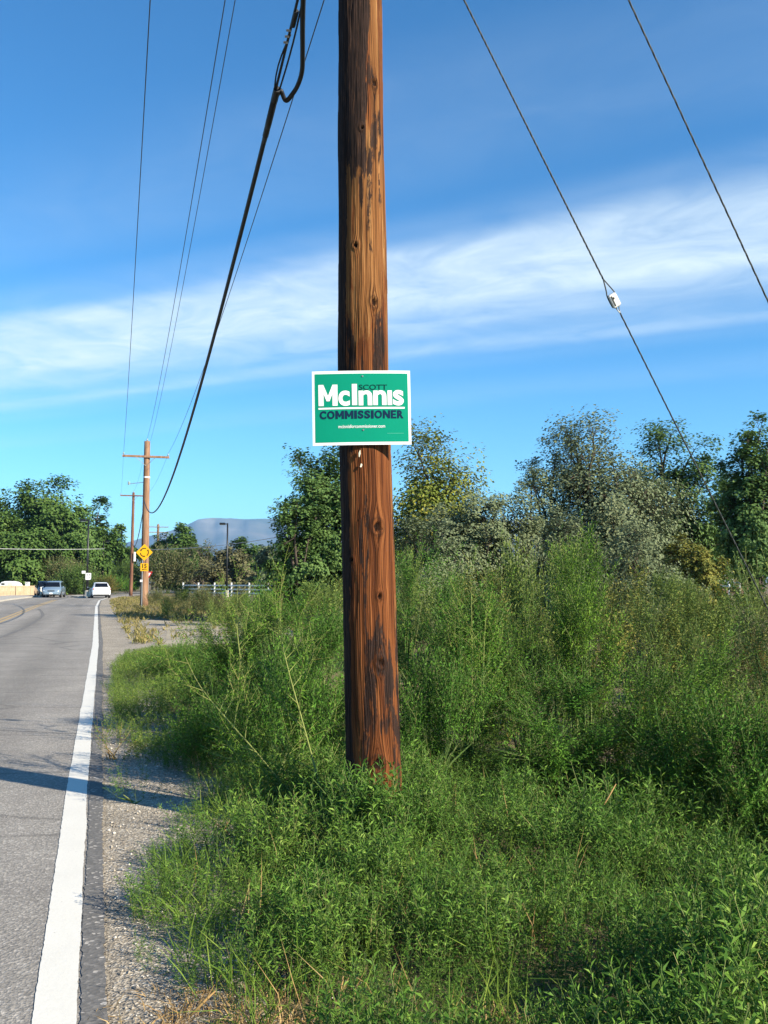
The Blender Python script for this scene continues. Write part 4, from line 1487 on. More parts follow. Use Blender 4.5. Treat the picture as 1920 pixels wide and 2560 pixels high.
# ------------------------------------------------------------------ vehicles
def car(name, label, loc, rz, paint, spec):
    """spec: stations (y, z_bottom, z_belt, z_top, half width, half roof width); +y is the front"""
    root = empty(name, loc, label, 'car', 'cars on the road', rz)
    st = spec['stations']
    rings = []
    for (y, zb, zbelt, zt, w, wr) in st:
        half = [(0.0, zb), (w * 0.90, zb), (w * 0.985, zb + 0.12), (w, (zb + zbelt) * 0.5), (w * 0.985, zbelt - 0.05), (w * 0.955, zbelt), (wr, zt - 0.05), (wr * 0.86, zt), (0.0, zt + 0.015)]
        ring = [(x, y, z) for x, z in half] + [(-x, y, z) for x, z in reversed(half[1:-1])]
        rings.append(ring)
    b = MB()
    loft(b, rings)
    body = b.build('body', paint, root, True)
    md = body.modifiers.new('edges', 'EDGE_SPLIT')
    md.split_angle = math.radians(40)
    Wd = max(s[4] for s in st)
    # glass
    ws, rw = spec['windscreen'], spec['rear_window']
    for nm, (y0, z0, w0, y1, z1, w1), sg in (('windscreen', ws, 1), ('rear_window', rw, -1)):
        q = [(-w0, y0, z0), (w0, y0, z0), (w1, y1, z1), (-w1, y1, z1)]
        n = Vector((0, sg * abs(z1 - z0), abs(y1 - y0))).normalized() * 0.028
        g = MB()
        g.prism([Vector(p) + n for p in q], (0, 0, 0), n * -0.9)
        g.build(nm, M['glass'], root)
    for sx in (-1, 1):
        for (ya, yb, zl, za, zb_) in spec['side_windows']:
            xl, xh = Wd * 0.955, spec['roof_w']
            def X(z): return (xl + (xh - xl) * (z - zl) / max(0.01, (spec['roof_z'] - 0.05 - zl))) * sx
            q = [(X(zl + .03), ya[0], zl + .03), (X(zl + .03), yb[0], zl + .03), (X(zb_), yb[1], zb_), (X(za), ya[1], za)]
            n = Vector((sx * 0.012, 0, 0.004))
            g = MB()
            g.prism([Vector(p) + n for p in q], (0, 0, 0), n * -0.8)
            g.build('side_window', M['glass'], root)
        m = spec.get('mirror')
        if m:
            MB().box((sx * (Wd + 0.09), m[0], m[1]), (0.17, 0.10, 0.13), None, 0.03).build('wing_mirror', paint, root)
        for wy in spec['wheels']:
            R = spec['wheel_r']
            tm = MB().tube([(sx * (Wd - 0.20), wy, R), (sx * (Wd - 0.19), wy, R), (sx * (Wd - 0.01), wy, R), (sx * (Wd + 0.008), wy, R)], [R * .93, R, R, R * .92], 20).build('wheel', M['tyre'], root)
            MB().tube([(sx * (Wd + 0.002), wy, R), (sx * (Wd + 0.014), wy, R)], R * 0.62, 16).build('rim', M['rim'], tm)
    for (nm, c, s, mt) in spec['boxes']:
        MB().box(c, s, None, min(s) * 0.3).build(nm, mt, root)
    return root


VAN = dict(
    stations=[(-2.28, .42, .95, 1.05, .72, .62), (-2.22, .30, 1.0, 1.50, .84, .66), (-2.0, .26, 1.02, 1.66, .90, .68), (-1.0, .22, 1.02, 1.72, .92, .70), (0.2, .22, 1.02, 1.70, .92, .69), (0.75, .22, 1.0, 1.58, .92, .66), (1.35, .24, .97, 1.08, .91, .76), (1.9, .26, .90, .95, .88, .74), (2.2, .30, .76, .82, .80, .66), (2.30, .40, .62, .68, .66, .55)],
    windscreen=(1.33, 1.10, .74, 0.77, 1.56, .62), rear_window=(-2.26, 1.06, .60, -2.05, 1.56, .58), roof_w=.70, roof_z=1.72,
    side_windows=[((0.15, 0.10), (1.05, 0.58), 1.02, 1.58, 1.50), ((-0.95, -0.9), (0.05, 0.02), 1.02, 1.60, 1.58), ((-1.95, -1.85), (-1.05, -1.0), 1.02, 1.55, 1.60)],
    mirror=(0.95, 1.08), wheels=(1.45, -1.4), wheel_r=.33,
    boxes=[('headlight', (-.62, 2.16, .70), (.30, .14, .16), M['lamp_clear']), ('headlight', (.62, 2.16, .70), (.30, .14, .16), M['lamp_clear']),
           ('grille', (0, 2.27, .68), (.70, .10, .12), M['plastic_black']), ('bumper', (0, 2.24, .40), (1.35, .16, .16), M['car_blue']), ('lower_intake', (0, 2.26, .30), (1.0, .10, .09), M['plastic_black']),
           ('number_plate', (0, 2.33, .44), (.30, .02, .14), M['white_sheet']), ('tail_light', (-.74, -2.2, 1.0), (.10, .08, .35), M['lamp_red']), ('tail_light', (.74, -2.2, 1.0), (.10, .08, .35), M['lamp_red'])])
SUV = dict(
    stations=[(-2.15, .42, .80, .90, .74, .66), (-2.10, .30, .96, 1.04, .84, .70), (-1.98, .25, 1.0, 1.17, .89, .66), (-1.62, .24, 1.02, 1.50, .91, .63), (-1.0, .22, 1.02, 1.56, .92, .64), (0.1, .22, 1.0, 1.55, .92, .63), (0.55, .22, .98, 1.44, .92, .61), (1.15, .24, .95, 1.02, .91, .75), (1.75, .26, .88, .93, .88, .72), (2.08, .32, .74, .80, .78, .62), (2.16, .42, .60, .66, .64, .5)],
    windscreen=(1.12, 1.03, .74, 0.45, 1.47, .58), rear_window=(-2.06, 1.09, .62, -1.68, 1.46, .56), roof_w=.64, roof_z=1.56,
    side_windows=[((0.0, -0.02), (0.9, 0.45), 1.0, 1.46, 1.40), ((-0.95, -0.88), (-0.1, -0.12), 1.0, 1.47, 1.46), ((-1.65, -1.45), (-1.05, -1.0), 1.0, 1.40, 1.46)],
    mirror=(0.85, 1.05), wheels=(1.32, -1.32), wheel_r=.34,
    boxes=[('tail_light', (-.74, -2.06, .88), (.20, .14, .20), M['lamp_red']), ('tail_light', (.74, -2.06, .88), (.20, .14, .20), M['lamp_red']),
           ('number_plate', (0, -2.175, .72), (.32, .02, .15), M['blue_sheet']), ('lower_bumper', (0, -2.08, .30), (1.55, .20, .16), M['plastic_black']),
           ('wiper', (0.1, -2.06, 1.07), (.5, .02, .025), M['plastic_black']), ('headlight', (-.60, 2.05, .70), (.3, .14, .14), M['lamp_clear']), ('headlight', (.60, 2.05, .70), (.3, .14, .14), M['lamp_clear'])])

p = at(135, 1495, 96)
car('car', 'blue grey minivan driving towards the camera', (p.x, 96, 0.0), math.radians(180 + 12), M['car_blue'], VAN)
p = at(248, 1495, 93)
car('car', 'white hatchback seen from behind beside the traffic island', (p.x, 93, 0.0), math.radians(23), M['car_white'], SUV)
DV = dict(VAN)
DV['boxes'] = [(n_, c_, s_, M['plastic_black'] if m_ == M['car_blue'] else m_) for n_, c_, s_, m_ in VAN['boxes']]
p = at(111, 1492, 101.5)
car('car', 'dark vehicle half hidden behind the blue grey minivan', (p.x, 101.5, 0.0), math.radians(180 + 26), M['car_dark'], DV)
p = at(281, 1456, 190)
car('car', 'tiny dark parked car far down the road', (p.x, 190, 0.6), math.radians(70), M['car_dark'], SUV)


# ------------------------------------------------------------------ plants
def nrm(v):
    return v / np.maximum(1e-9, np.linalg.norm(v, axis=-1, keepdims=True))


def leaf_quads(P, D, L, W, rng, droop=0.18, facing=None):
    n = len(P)
    if facing is None:                                   # leaf faces turn upwards, unevenly
        facing = np.array([0, 0, 1.0]) + rng.normal(size=(n, 3)) * 0.55
    S = nrm(np.cross(D, facing))
    L = np.asarray(L).reshape(-1, 1) * np.ones((n, 1))
    W = np.asarray(W).reshape(-1, 1) * np.ones((n, 1))
    N = np.cross(S, D)
    mid = P + D * L * 0.42 + N * L * 0.05
    tip = P + D * L - np.array([0, 0, 1.0]) * L * droop
    V = np.stack([P, mid + S * W / 2, tip, mid - S * W / 2], 1).reshape(-1, 3)
    Q = np.arange(n * 4).reshape(-1, 4)
    return V, Q


def stick_quads(A, B, ra, rb, k=3):
    A, B = np.asarray(A, float), np.asarray(B, float)
    n = len(A)
    d = nrm(B - A)
    ref = np.where(np.abs(d[:, 2:3]) > 0.9, np.array([[1.0, 0, 0]]), np.array([[0, 0, 1.0]]))
    e1 = nrm(np.cross(d, ref))
    e2 = np.cross(d, e1)
    ra = np.asarray(ra, float).reshape(-1, 1) * np.ones((n, 1))
    rb = np.asarray(rb, float).reshape(-1, 1) * np.ones((n, 1))
    V = np.zeros((n, 2 * k, 3))
    for j in range(k):
        a = 2 * math.pi * j / k
        o = e1 * math.cos(a) + e2 * math.sin(a)
        V[:, j] = A + o * ra
        V[:, k + j] = B + o * rb
    f = np.array([[j, (j + 1) % k, k + (j + 1) % k, k + j] for j in range(k)])
    Q = (np.arange(n) * 2 * k)[:, None, None] + f[None]
    return V.reshape(-1, 3), Q.reshape(-1, 4)


def join(parts):
    Vs, Qs, o = [], [], 0
    for V, Q in parts:
        Vs.append(V)
        Qs.append(Q + o)
        o += len(V)
    return np.concatenate(Vs), np.concatenate(Qs)


def make_shoot(rng, h=0.45, n_leaf=42, leaf=0.045, wid=0.0055, branches=3, spread=0.5, curve=0.06):
    """leafy upright shoot: returns (leafV, leafQ, stemV, stemQ)"""
    ph = rng.random() * 6.28
    def axis(t): return np.stack([np.cos(ph) * curve * t ** 2, np.sin(ph) * curve * t ** 2, h * t], -1)
    segs = [(axis(np.array([0.0, .4, .75])), axis(np.array([.4, .75, 1.0])))]
    P, D, L = [], [], []
    def grow(base_f, t0, t1, n, l0, l1, up0, up1):
        t = t0 + (t1 - t0) * (np.arange(n) + rng.random(n) * .5) / n
        az = np.arange(n) * 2.4 + rng.random() * 6.28 + rng.normal(size=n) * .3
        k = (t - t0) / (t1 - t0)
        el = np.radians(up0 + (up1 - up0) * k) + rng.normal(size=n) * .22
        P.append(base_f(t))
        D.append(np.stack([np.cos(az) * np.cos(el), np.sin(az) * np.cos(el), np.sin(el)], -1))
        L.append((l0 + (l1 - l0) * k) * (0.75 + 0.5 * rng.random(n)))
    nb = branches
    n_main = int(n_leaf * (0.55 if nb else 1.0))
    grow(axis, 0.12, 1.0, n_main, leaf * 1.15, leaf * 0.75, -6, 52)
    for b in range(nb):
        t0 = 0.22 + 0.5 * (b + rng.random() * .6) / max(1, nb)
        az = rng.random() * 6.28
        o = axis(np.array([t0]))[0]
        bl = h * (0.5 - 0.25 * t0) * (0.8 + .4 * rng.random())
        dv = np.array([math.cos(az) * spread, math.sin(az) * spread, 0.85])
        dv /= np.linalg.norm(dv)
        f = lambda t, o=o, dv=dv, bl=bl: o + dv * bl * np.asarray(t)[:, None] + np.array([0, 0, 1.0]) * (bl * .18 * np.asarray(t)[:, None] ** 2)
        grow(f, 0.15, 1.0, max(3, int(n_leaf * 0.45 / nb)), leaf * .9, leaf * .65, 0, 50)
        segs.append((f(np.array([0.0])), f(np.array([1.0]))))
    P, D, L = np.concatenate(P), np.concatenate(D), np.concatenate(L)
    lV, lQ = leaf_quads(P, D, L, wid * (0.8 + .4 * rng.random(len(P))), rng)
    A = np.concatenate([s[0] for s in segs]); B = np.concatenate([s[1] for s in segs])
    r = 0.0017 * h / .45
    sV, sQ = stick_quads(A, B, r, r * .7)
    return lV, lQ, sV, sQ


def scatter(variants, pos, up, scale, rng):
    """merge transformed copies; up: unit vectors for the shoot axis"""
    n = len(pos)
    yaw = rng.random(n) * 6.283
    up = nrm(up)
    ref = np.stack([np.cos(yaw), np.sin(yaw), np.zeros(n)], -1)
    e1 = nrm(ref - up * (ref * up).sum(-1, keepdims=True))
    e2 = np.cross(up, e1)
    R = np.stack([e1, e2, up], -1)              # columns
    which = rng.integers(0, len(variants), n)
    leaf, stem = [], []
    for k, (lV, lQ, sV, sQ) in enumerate(variants):
        m = np.where(which == k)[0]
        if len(m) == 0:
            continue
        for (V, Q, out) in ((lV, lQ, leaf), (sV, sQ, stem)):
            W = np.einsum('nij,vj->nvi', R[m], V) * scale[m][:, None, None] + pos[m][:, None, :]
            q = Q[None] + (np.arange(len(m)) * len(V))[:, None, None]
            out.append((W.reshape(-1, 3), q.reshape(-1, 4)))
    return join(leaf), join(stem)


def mesh_obj(name, VQ, mats, parent=None, mi=None, smooth=False):
    o = bpy.data.objects.new(name, np_mesh(name, VQ[0], VQ[1], mats, smooth, mi))
    return link(o, parent)


def two_mat(name, leaf, stem, ml, ms, parent=None):
    V, Q = join([leaf, stem])
    mi = np.concatenate([np.zeros(len(leaf[1])), np.ones(len(stem[1]))])
    return mesh_obj(name, (V, Q), [ml, ms], parent, mi)


rngv = np.random.default_rng(11)
SH_FG = [make_shoot(rngv, 0.42, 44, 0.058, 0.0098, 3, 0.6) for _ in range(9)]
SH_MID = [make_shoot(rngv, 0.42, 22, 0.055, 0.0115, 2, 0.5) for _ in range(6)]
SH_BUSH = [make_shoot(rngv, 0.46, 48, 0.044, 0.0105, 4, 0.75, 0.08) for _ in range(8)]
SH_FAR = [make_shoot(rngv, 0.50, 34, 0.056, 0.017, 3, 0.75, 0.08) for _ in range(6)]
SH_SAGE = [make_shoot(rngv, 0.40, 34, 0.030, 0.0085, 3, 0.6, 0.05) for _ in range(6)]
SH_WILLOW = [make_shoot(rngv, 0.55, 36, 0.055, 0.013, 3, 0.5, 0.1) for _ in range(6)]


def weed_edge(y):
    return np.interp(y, [2, 3.2, 4.2, 5.0, 5.6, 6.3, 7.2, 8.6, 9.6, 12, 15, 20, 23, 25], [0.62, 0.52, 0.32, 0.36, 0.50, 0.66, 0.78, 0.62, 0.40, 0.36, 0.42, 0.7, 1.6, 3.0])


def build_weeds():
    rng = np.random.default_rng(3)
    # --- low leafy weeds in front
    n = 10400
    y = 2.7 + 6.3 * rng.random(n) ** 0.9
    half = 0.47 * y + 0.6
    x = line_x(y) + (rng.random(n)) * (half - line_x(y))
    off = (x - line_x(y)) * 0.953
    edge = weed_edge(y) + (fnoise(y * 3.0, y * 0, 61, 3) - .5) * 0.35
    dens = fnoise(x * 1.5, y * 1.5, 62, 3)
    keep = (off > edge) & (rng.random(n) < np.clip(1.35 - 1.0 * (dens > 0.64), 0.12, 1))
    # trodden dry patches at the bottom of the picture
    for (cx, cy, rx, ry, pr) in ((-0.52, 3.42, 0.42, 0.30, 0.88), (0.52, 3.38, 0.22, 0.14, 0.85), (-0.05, 4.25, 0.14, 0.10, 0.7), (-0.95, 3.2, 0.4, 0.25, 0.9), (-0.55, 5.75, 0.25, 0.16, 0.7)):
        d = ((x - cx) / rx) ** 2 + ((y - cy) / ry) ** 2
        keep &= ~((d < 1) & (rng.random(n) < pr))
    # shady hollow to the right
    d = ((x - 1.85) / 0.9) ** 2 + ((y - 6.3) / 0.6) ** 2
    keep &= ~((d < 1) & (rng.random(n) < 0.93))
    d = ((x - 1.05) / 0.6) ** 2 + ((y - 7.1) / 0.35) ** 2
    keep &= ~((d < 1) & (rng.random(n) < 0.8))
    d = np.hypot(x - _pa.x, y - POLE_Y)
    keep &= d > 0.2
    x, y, off, edge = x[keep], y[keep], off[keep], edge[keep]
    hs = (0.12 + 1.2 * fnoise(x * 1.5, y * 1.5, 63, 3)) * (0.45 + 0.55 * sstep(0, 0.55, off - edge)) * (0.8 + 0.45 * rng.random(len(x)))
    hs = hs * (1 + 0.25 * sstep(0.3, 1.6, x))
    hs = hs + 0.20 * np.exp(-((x - _pa.x) / 0.55) ** 2 - ((y - POLE_Y + 0.45) / 0.40) ** 2)
    z = ground_z(x, y) - 0.01
    up = np.stack([rng.normal(size=len(x)) * .20 - 0.10 * (off - edge < .3), rng.normal(size=len(x)) * .20, np.ones(len(x))], -1)
    leaf, stem = scatter(SH_FG, np.stack([x, y, z], -1), up, hs, rng)
    o = two_mat('weed_cover', leaf, stem, M['weed'], M['weed_stem'])
    tag(o, 'dense low green weeds covering the roadside in front', 'weeds', kind='stuff')
    # --- brighter grass and weeds along the shoulder farther on
    n = 4500
    y = 8.2 + 14.5 * rng.random(n)
    off = weed_edge(y) - 0.06 + rng.random(n) ** 1.5 * 2.8 + (fnoise(y * 2.0, y * 0, 71, 3) - .5) * 0.3
    x = line_x(y) + off / 0.953
    hs = (0.62 + 0.60 * fnoise(x * .9, y * .9, 64, 3)) * (0.72 + 0.28 * sstep(0, .6, off - weed_edge(y))) * (1 - 0.55 * sstep(16, 23, y))
    up = np.stack([rng.normal(size=n) * .22, rng.normal(size=n) * .22, np.ones(n)], -1)
    leaf, stem = scatter(SH_MID, np.stack([x, y, ground_z(x, y) - .01], -1), up, hs, rng)
    o = two_mat('roadside_grass', leaf, stem, M['lime_grass'], M['weed_stem'])
    tag(o, 'bright green grass and weeds along the gravel shoulder', 'grass', kind='stuff')

    # --- grasses as blades
    def blades(name, x, y, h, mat, label, lean=0.45, w=0.006, nb=9, z0=None):
        m = len(x)
        X = np.repeat(x, nb) + rng.normal(size=m * nb) * 0.035
        Y = np.repeat(y, nb) + rng.normal(size=m * nb) * 0.035
        D = nrm(np.stack([rng.normal(size=m * nb) * lean, rng.normal(size=m * nb) * lean, np.ones(m * nb)], -1))
        Ln = np.repeat(h, nb) * (0.5 + 0.8 * rng.random(m * nb))
        Z = ground_z(X, Y) + 0.0
        V, Q = leaf_quads(np.stack([X, Y, Z], -1), D, Ln, w, rng, 0.25)
        o = mesh_obj(name, (V, Q), [mat])
        tag(o, label, 'grass', kind='stuff')
        return o
    # dry straw patches in front
    xs, ys = [], []
    for (cx, cy, rx, ry, k) in ((-0.50, 3.45, 0.42, 0.30, 170), (0.52, 3.38, 0.24, 0.16, 90), (-0.05, 4.25, 0.16, 0.12, 60), (-0.55, 5.75, 0.28, 0.2, 130), (0.2, 5.75, 0.3, 0.15, 40), (1.9, 6.3, 0.8, 0.6, 120)):
        xs.append(cx + rng.normal(size=k) * rx * .55)
        ys.append(cy + rng.normal(size=k) * ry * .55)
    xs, ys = np.concatenate(xs), np.concatenate(ys)
    yq = 2.9 + 5.2 * rng.random(230)
    xq = line_x(yq) + weed_edge(yq) + 0.1 + rng.random(230) * (0.47 * yq + .4 - line_x(yq) - weed_edge(yq))
    blades('dry_stalks', xq, yq, 0.30 + 0.16 * rng.random(230), M['straw'], 'thin dry brown stalks standing among the green weeds', 0.28, 0.0036, 3)
    yq = 2.8 + 4.6 * rng.random(800)
    xq = line_x(yq) + weed_edge(yq) + 0.16 + rng.random(800) ** 1.2 * (0.47 * yq + .4 - line_x(yq) - weed_edge(yq))
    blades('green_grass', xq, yq, 0.20 + 0.22 * rng.random(800), M['lime_grass'], 'long thin green grass blades mixed into the weeds', 0.45, 0.0055, 8)
    blades('dry_grass', xs, ys, np.full(len(xs), 0.13), M['straw'], 'dry yellow grass in trodden patches among the weeds', 0.9, 0.004, 9)
    # far verge
    n = 3600
    y = 24 + 72 * rng.random(n) ** 1.2
    off = 0.9 + rng.random(n) * (5.5 + 0.05 * y)
    x = line_x(y) + off / .953
    keep = ~((y < 40) & (off > 1.6) & (off < 6.0) & (y > 24) & (rng.random(n) < 0.9))
    x, y = x[keep], y[keep]
    blades('verge_grass', x, y, 0.16 + 0.22 * fnoise(x * .4, y * .4, 66), M['verge'], 'sparse yellowing grass on the far verge around the poles', 0.5, 0.03, 8)
    # loose stones on the shoulder
    n = 2600
    y = 2.8 + 9 * rng.random(n) ** 1.4
    off = 0.22 + rng.random(n) * 0.95
    x = line_x(y) + off / .953
    r = 0.004 + 0.009 * rng.random(n) ** 3
    ico = np.array([[1, 0, 0], [-1, 0, 0], [0, 1, 0], [0, -1, 0], [0, 0, 1], [0, 0, -1.0]])
    tri = np.array([[0, 2, 4], [2, 1, 4], [1, 3, 4], [3, 0, 4], [2, 0, 5], [1, 2, 5], [3, 1, 5], [0, 3, 5]])
    V = ico[None] * r[:, None, None] * (0.6 + 0.8 * rng.random((n, 6, 1)))
    V[:, :, 2] *= 0.7
    V = V + np.stack([x, y, np.full(n, -0.006)], -1)[:, None, :]
    Q = tri[None] + (np.arange(n) * 6)[:, None, None]
    m, t = new_mat('loose stones')
    g = t.n('ShaderNodeNewGeometry')
    finish(t, t.ramp(g.outputs['Random Per Island'], [(0.0, (0.16, 0.14, 0.12)), (0.6, (0.36, 0.32, 0.26)), (1.0, (0.62, 0.58, 0.52))]), 0.85, 0.2)
    o = mesh_obj('loose_gravel', (V.reshape(-1, 3), Q.reshape(-1, 3)), [m])
    tag(o, 'loose stones scattered on the gravel shoulder', 'gravel', kind='stuff')


build_weeds()


BUSH_CACHE = {}


def override(o, mats):
    for i, m in enumerate(mats):
        o.material_slots[i].link = 'OBJECT'
        o.material_slots[i].material = m


def bush(name, label, cat, px, Y, w, h, mat, shoots, n, seed, lean=(0, 0), z_low=0.12, stem_mat=None, scale=1.0, ratio=0.75, share=None, group=None):
    """shrub: woody stems from one root carrying clumps of leafy shoots; alike shrubs share mesh data"""
    rng = np.random.default_rng(seed)
    x0 = xat(px, Y)
    z0 = float(ground_z(np.array([x0]), np.array([Y]))[0]) - 0.02
    root = empty(name, (x0, Y, z0), label, cat, group)
    sm = stem_mat or M['weed_stem']
    if share is not None and share in BUSH_CACHE:
        (fm, smesh, w0, h0) = BUSH_CACHE[share]
        root.scale = (w / w0, w / w0, h / h0)
        root.rotation_euler = (0, 0, rng.random() * 6.283)
        fo = link(bpy.data.objects.new('foliage', fm), root)
        override(fo, [mat, sm])
        so = link(bpy.data.objects.new('stem', smesh), root)
        override(so, [sm])
        return root
    n = int(n * 1.4)
    nc = max(7, n // 17)
    caz = np.arange(nc) * 2.4 + rng.normal(size=nc) * .35
    cct = np.clip((np.arange(nc) + rng.random(nc)) / nc, 0, 1)
    rng.shuffle(cct)
    crad = 0.55 + 0.45 * rng.random(nc)
    pick = rng.integers(0, nc, n)
    az = caz[pick] + rng.normal(size=n) * .16
    ct = np.clip(cct[pick] + rng.normal(size=n) * .065, 0, 1)
    rad = crad[pick] * (0.55 + 0.5 * rng.random(n) ** 0.6)
    hw = np.sqrt(1 - (ct * 0.97) ** 2) * 0.85 + 0.15
    sl = 0.42 * scale                                    # reach of a shoot beyond its foot
    bx = np.cos(az) * hw * rad * max(0.05, w / 2 - sl * 0.30)
    by = np.sin(az) * hw * rad * max(0.05, w / 2 - sl * 0.30) * ratio
    bz = z_low + ct * (0.45 + 0.55 * rad) * max(0.05, h - z_low - sl * 0.55)
    bx = bx + lean[0] * bz; by = by + lean[1] * bz
    pos = np.stack([bx, by, bz], -1)
    up = np.stack([bx / (w / 2) * 0.8 + rng.normal(size=n) * .25 + lean[0] * .8, by / (w / 2) * 0.8 + rng.normal(size=n) * .25 + lean[1] * .8, 0.45 + 0.7 * ct], -1)
    leaf, stem = scatter(shoots, pos, up, scale * (0.70 + 0.5 * rng.random(n)), rng)
    # woody framework
    k = max(6, n // 8)
    sel = rng.choice(n, k, replace=False)
    rt = np.stack([rng.normal(size=k) * .05, rng.normal(size=k) * .05, np.zeros(k)], -1)
    midp = rt * .4 + pos[sel] * .5 + np.stack([np.zeros(k), np.zeros(k), bz[sel] * .12], -1)
    W1 = stick_quads(rt, midp, 0.009, 0.006, 4)
    W2 = stick_quads(midp, pos[sel], 0.006, 0.003, 4)
    fo = two_mat('foliage', leaf, stem, mat, sm, root)
    so = mesh_obj('stem', join([W1, W2]), [sm], root)
    if share is not None:
        BUSH_CACHE[share] = (fo.data, so.data, w, h)
    return root


def build_bushes():
    K, S, O_, FR, WI = SH_BUSH, SH_SAGE, SH_FAR, SH_FAR, SH_WILLOW
    g, br, ol, oc, sg = M['bush_green'], M['bush_bright'], M['bush_olive'], M['bush_ochre'], M['bush_sage']
    count = {}

    def B(name, label, cat, px, Y, w, h, mat, shoots, n, seed, **kw):
        if 'lean' not in kw and n > 40:
            cls = ('tall' if h > 1.2 else 'low') if shoots is SH_BUSH else ('far' if kw.get('scale', 1) > 3 else 'sage' if kw.get('scale', 1) > 1 else 'brush' if shoots is SH_FAR else 'sagey' if shoots is SH_SAGE else 'willow')
            k = count[cls] = count.get(cls, -1) + 1
            kw['share'] = (cls, k % {'tall': 4, 'low': 2, 'brush': 3, 'sage': 2, 'far': 2, 'willow': 1, 'sagey': 1}[cls])
        return bush(name, label, cat, px, Y, w, h, mat, shoots, n, seed, **kw)
    # left of the pole
    B('weed_bush', 'low green weed bush at the gravel edge, left end of the bushes before the pull-out', 'bush', 455, 14.0, 1.3, 0.62, g, SH_BUSH, 90, 101)
    B('weed_bush', 'green feathery weed bush left of the leaning pale stems', 'bush', 575, 10.8, 1.2, 0.70, g, K, 120, 102)
    B('weed_bush', 'tall green weed bush with upright tip, second left of the pole', 'bush', 625, 9.8, 1.2, 1.28, g, K, 150, 103)
    B('weed_bush', 'tall green weed bush directly left of the pole', 'bush', 710, 9.3, 1.35, 1.72, g, K, 170, 104)
    B('weed_bush', 'dark green weed bush close behind the pole on its left', 'bush', 795, 8.4, 1.0, 1.5, g, K, 110, 105)
    B('weed_bush', 'mid green weed bush low beside the pole foot on the left', 'bush', 690, 7.2, 1.1, 0.95, g, K, 110, 106)
    B('weed_bush', 'broad low weed bush beneath the leaning stems near the shoulder', 'bush', 600, 8.2, 1.2, 0.55, g, K, 110, 107)
    B('brush', 'brownish brush behind the weed bushes just left of the pole', 'bush', 770, 14.5, 2.4, 2.1, ol, O_, 150, 108)
    B('brush', 'olive brush in the gap left of the brownish brush', 'bush', 610, 16.0, 2.4, 1.15, ol, O_, 130, 109)
    # right of the pole
    B('weed_bush', 'tall feathery green bush touching the pole on its right', 'bush', 1015, 9.6, 1.7, 2.35, g, K, 230, 111)
    B('weed_bush', 'green weed bush with two pale upright stems right of the pole', 'bush', 1170, 8.8, 1.5, 1.85, g, K, 190, 112)
    B('weed_bush', 'dark low weed bush right of the pole foot', 'bush', 1085, 7.7, 1.1, 0.95, g, K, 110, 113)
    B('weed_bush', 'green bush between the pale stems and the tallest bright bush', 'bush', 1310, 9.2, 1.4, 1.95, br, S, 190, 114)
    B('weed_bush', 'tallest bright green feathery bush right of centre', 'bush', 1450, 9.4, 1.25, 2.75, br, K, 250, 115)
    B('weed_bush', 'lower green bush in front of the tallest bright bush', 'bush', 1400, 7.9, 1.4, 1.3, g, K, 150, 116)
    B('weed_bush', 'arching broom-like yellow green bush right of the bright bush', 'bush', 1585, 7.9, 1.6, 1.55, br, K, 200, 117, lean=(0.25, -0.1))
    B('weed_bush', 'ragged green bush with pale tops left of the dark gap at right', 'bush', 1660, 9.6, 1.4, 1.95, M['willow'], WI, 110, 118)
    B('weed_bush', 'shaded dark green bush at the edge of the hollow, lower right', 'bush', 1790, 7.3, 1.4, 1.0, g, K, 110, 119)
    B('brush', 'ochre topped brush behind the two pale stems', 'bush', 1215, 12.0, 2.2, 2.45, oc, O_, 150, 120)
    B('brush', 'grey green brush between the pole bush and the ochre brush', 'bush', 1105, 14.5, 2.0, 2.15, ol, O_, 130, 121)
    B('brush', 'olive brush left behind the tallest bright bush', 'bush', 1345, 12.0, 2.2, 2.45, ol, O_, 160, 122)
    B('brush', 'ochre brush right behind the tallest bright bush', 'bush', 1570, 12.0, 2.4, 2.5, oc, O_, 170, 123)
    B('brush', 'olive yellow brush below the ochre shrub tree', 'bush', 1690, 12.2, 2.2, 2.3, ol, O_, 150, 124)
    B('willow_bush', 'yellow green willow bush on the right edge of the picture', 'bush', 1935, 9.6, 1.6, 2.25, M['willow'], WI, 190, 125)
    B('willow_bush', 'low pale yellow bush below the willow at the right edge', 'bush', 1880, 8.0, 1.3, 1.22, M['willow'], WI, 110, 126)
    B('brush', 'dark brown tangle of brush in the hollow at the right edge', 'bush', 1845, 12.5, 2.0, 1.3, M['brown_tree'], O_, 70, 127)
    B('gravel_sprout', 'small sprout with reddish stalks growing on the gravel shoulder', 'plant', 285, 8.5, 0.5, 0.42, M['lime_grass'], SH_MID, 16, 131, scale=0.6, z_low=0.02, stem_mat=M['straw'])
    B('gravel_sprout', 'low green sprout on the gravel in the pole shadow', 'plant', 345, 6.9, 0.55, 0.26, M['weed'], SH_MID, 16, 132, scale=0.45, z_low=0.02)
    where = ['right behind the ochre topped brush', 'second row right behind the two pale stalks', 'second row behind the tallest bright bush, left', 'second row behind the tallest bright bush, right',
             'far row right of the tallest bright bush', 'left of the opening before the brown house', 'inside the opening before the brown house', 'low behind the willow at the right edge',
             'just right behind the pole', 'hidden mostly behind the pole', 'left behind the pole above the brownish brush', 'nearest the opening, front row', 'far row below the ochre shrub tree',
             'far row in the opening, before the white rails', 'at the right edge under the poplar']
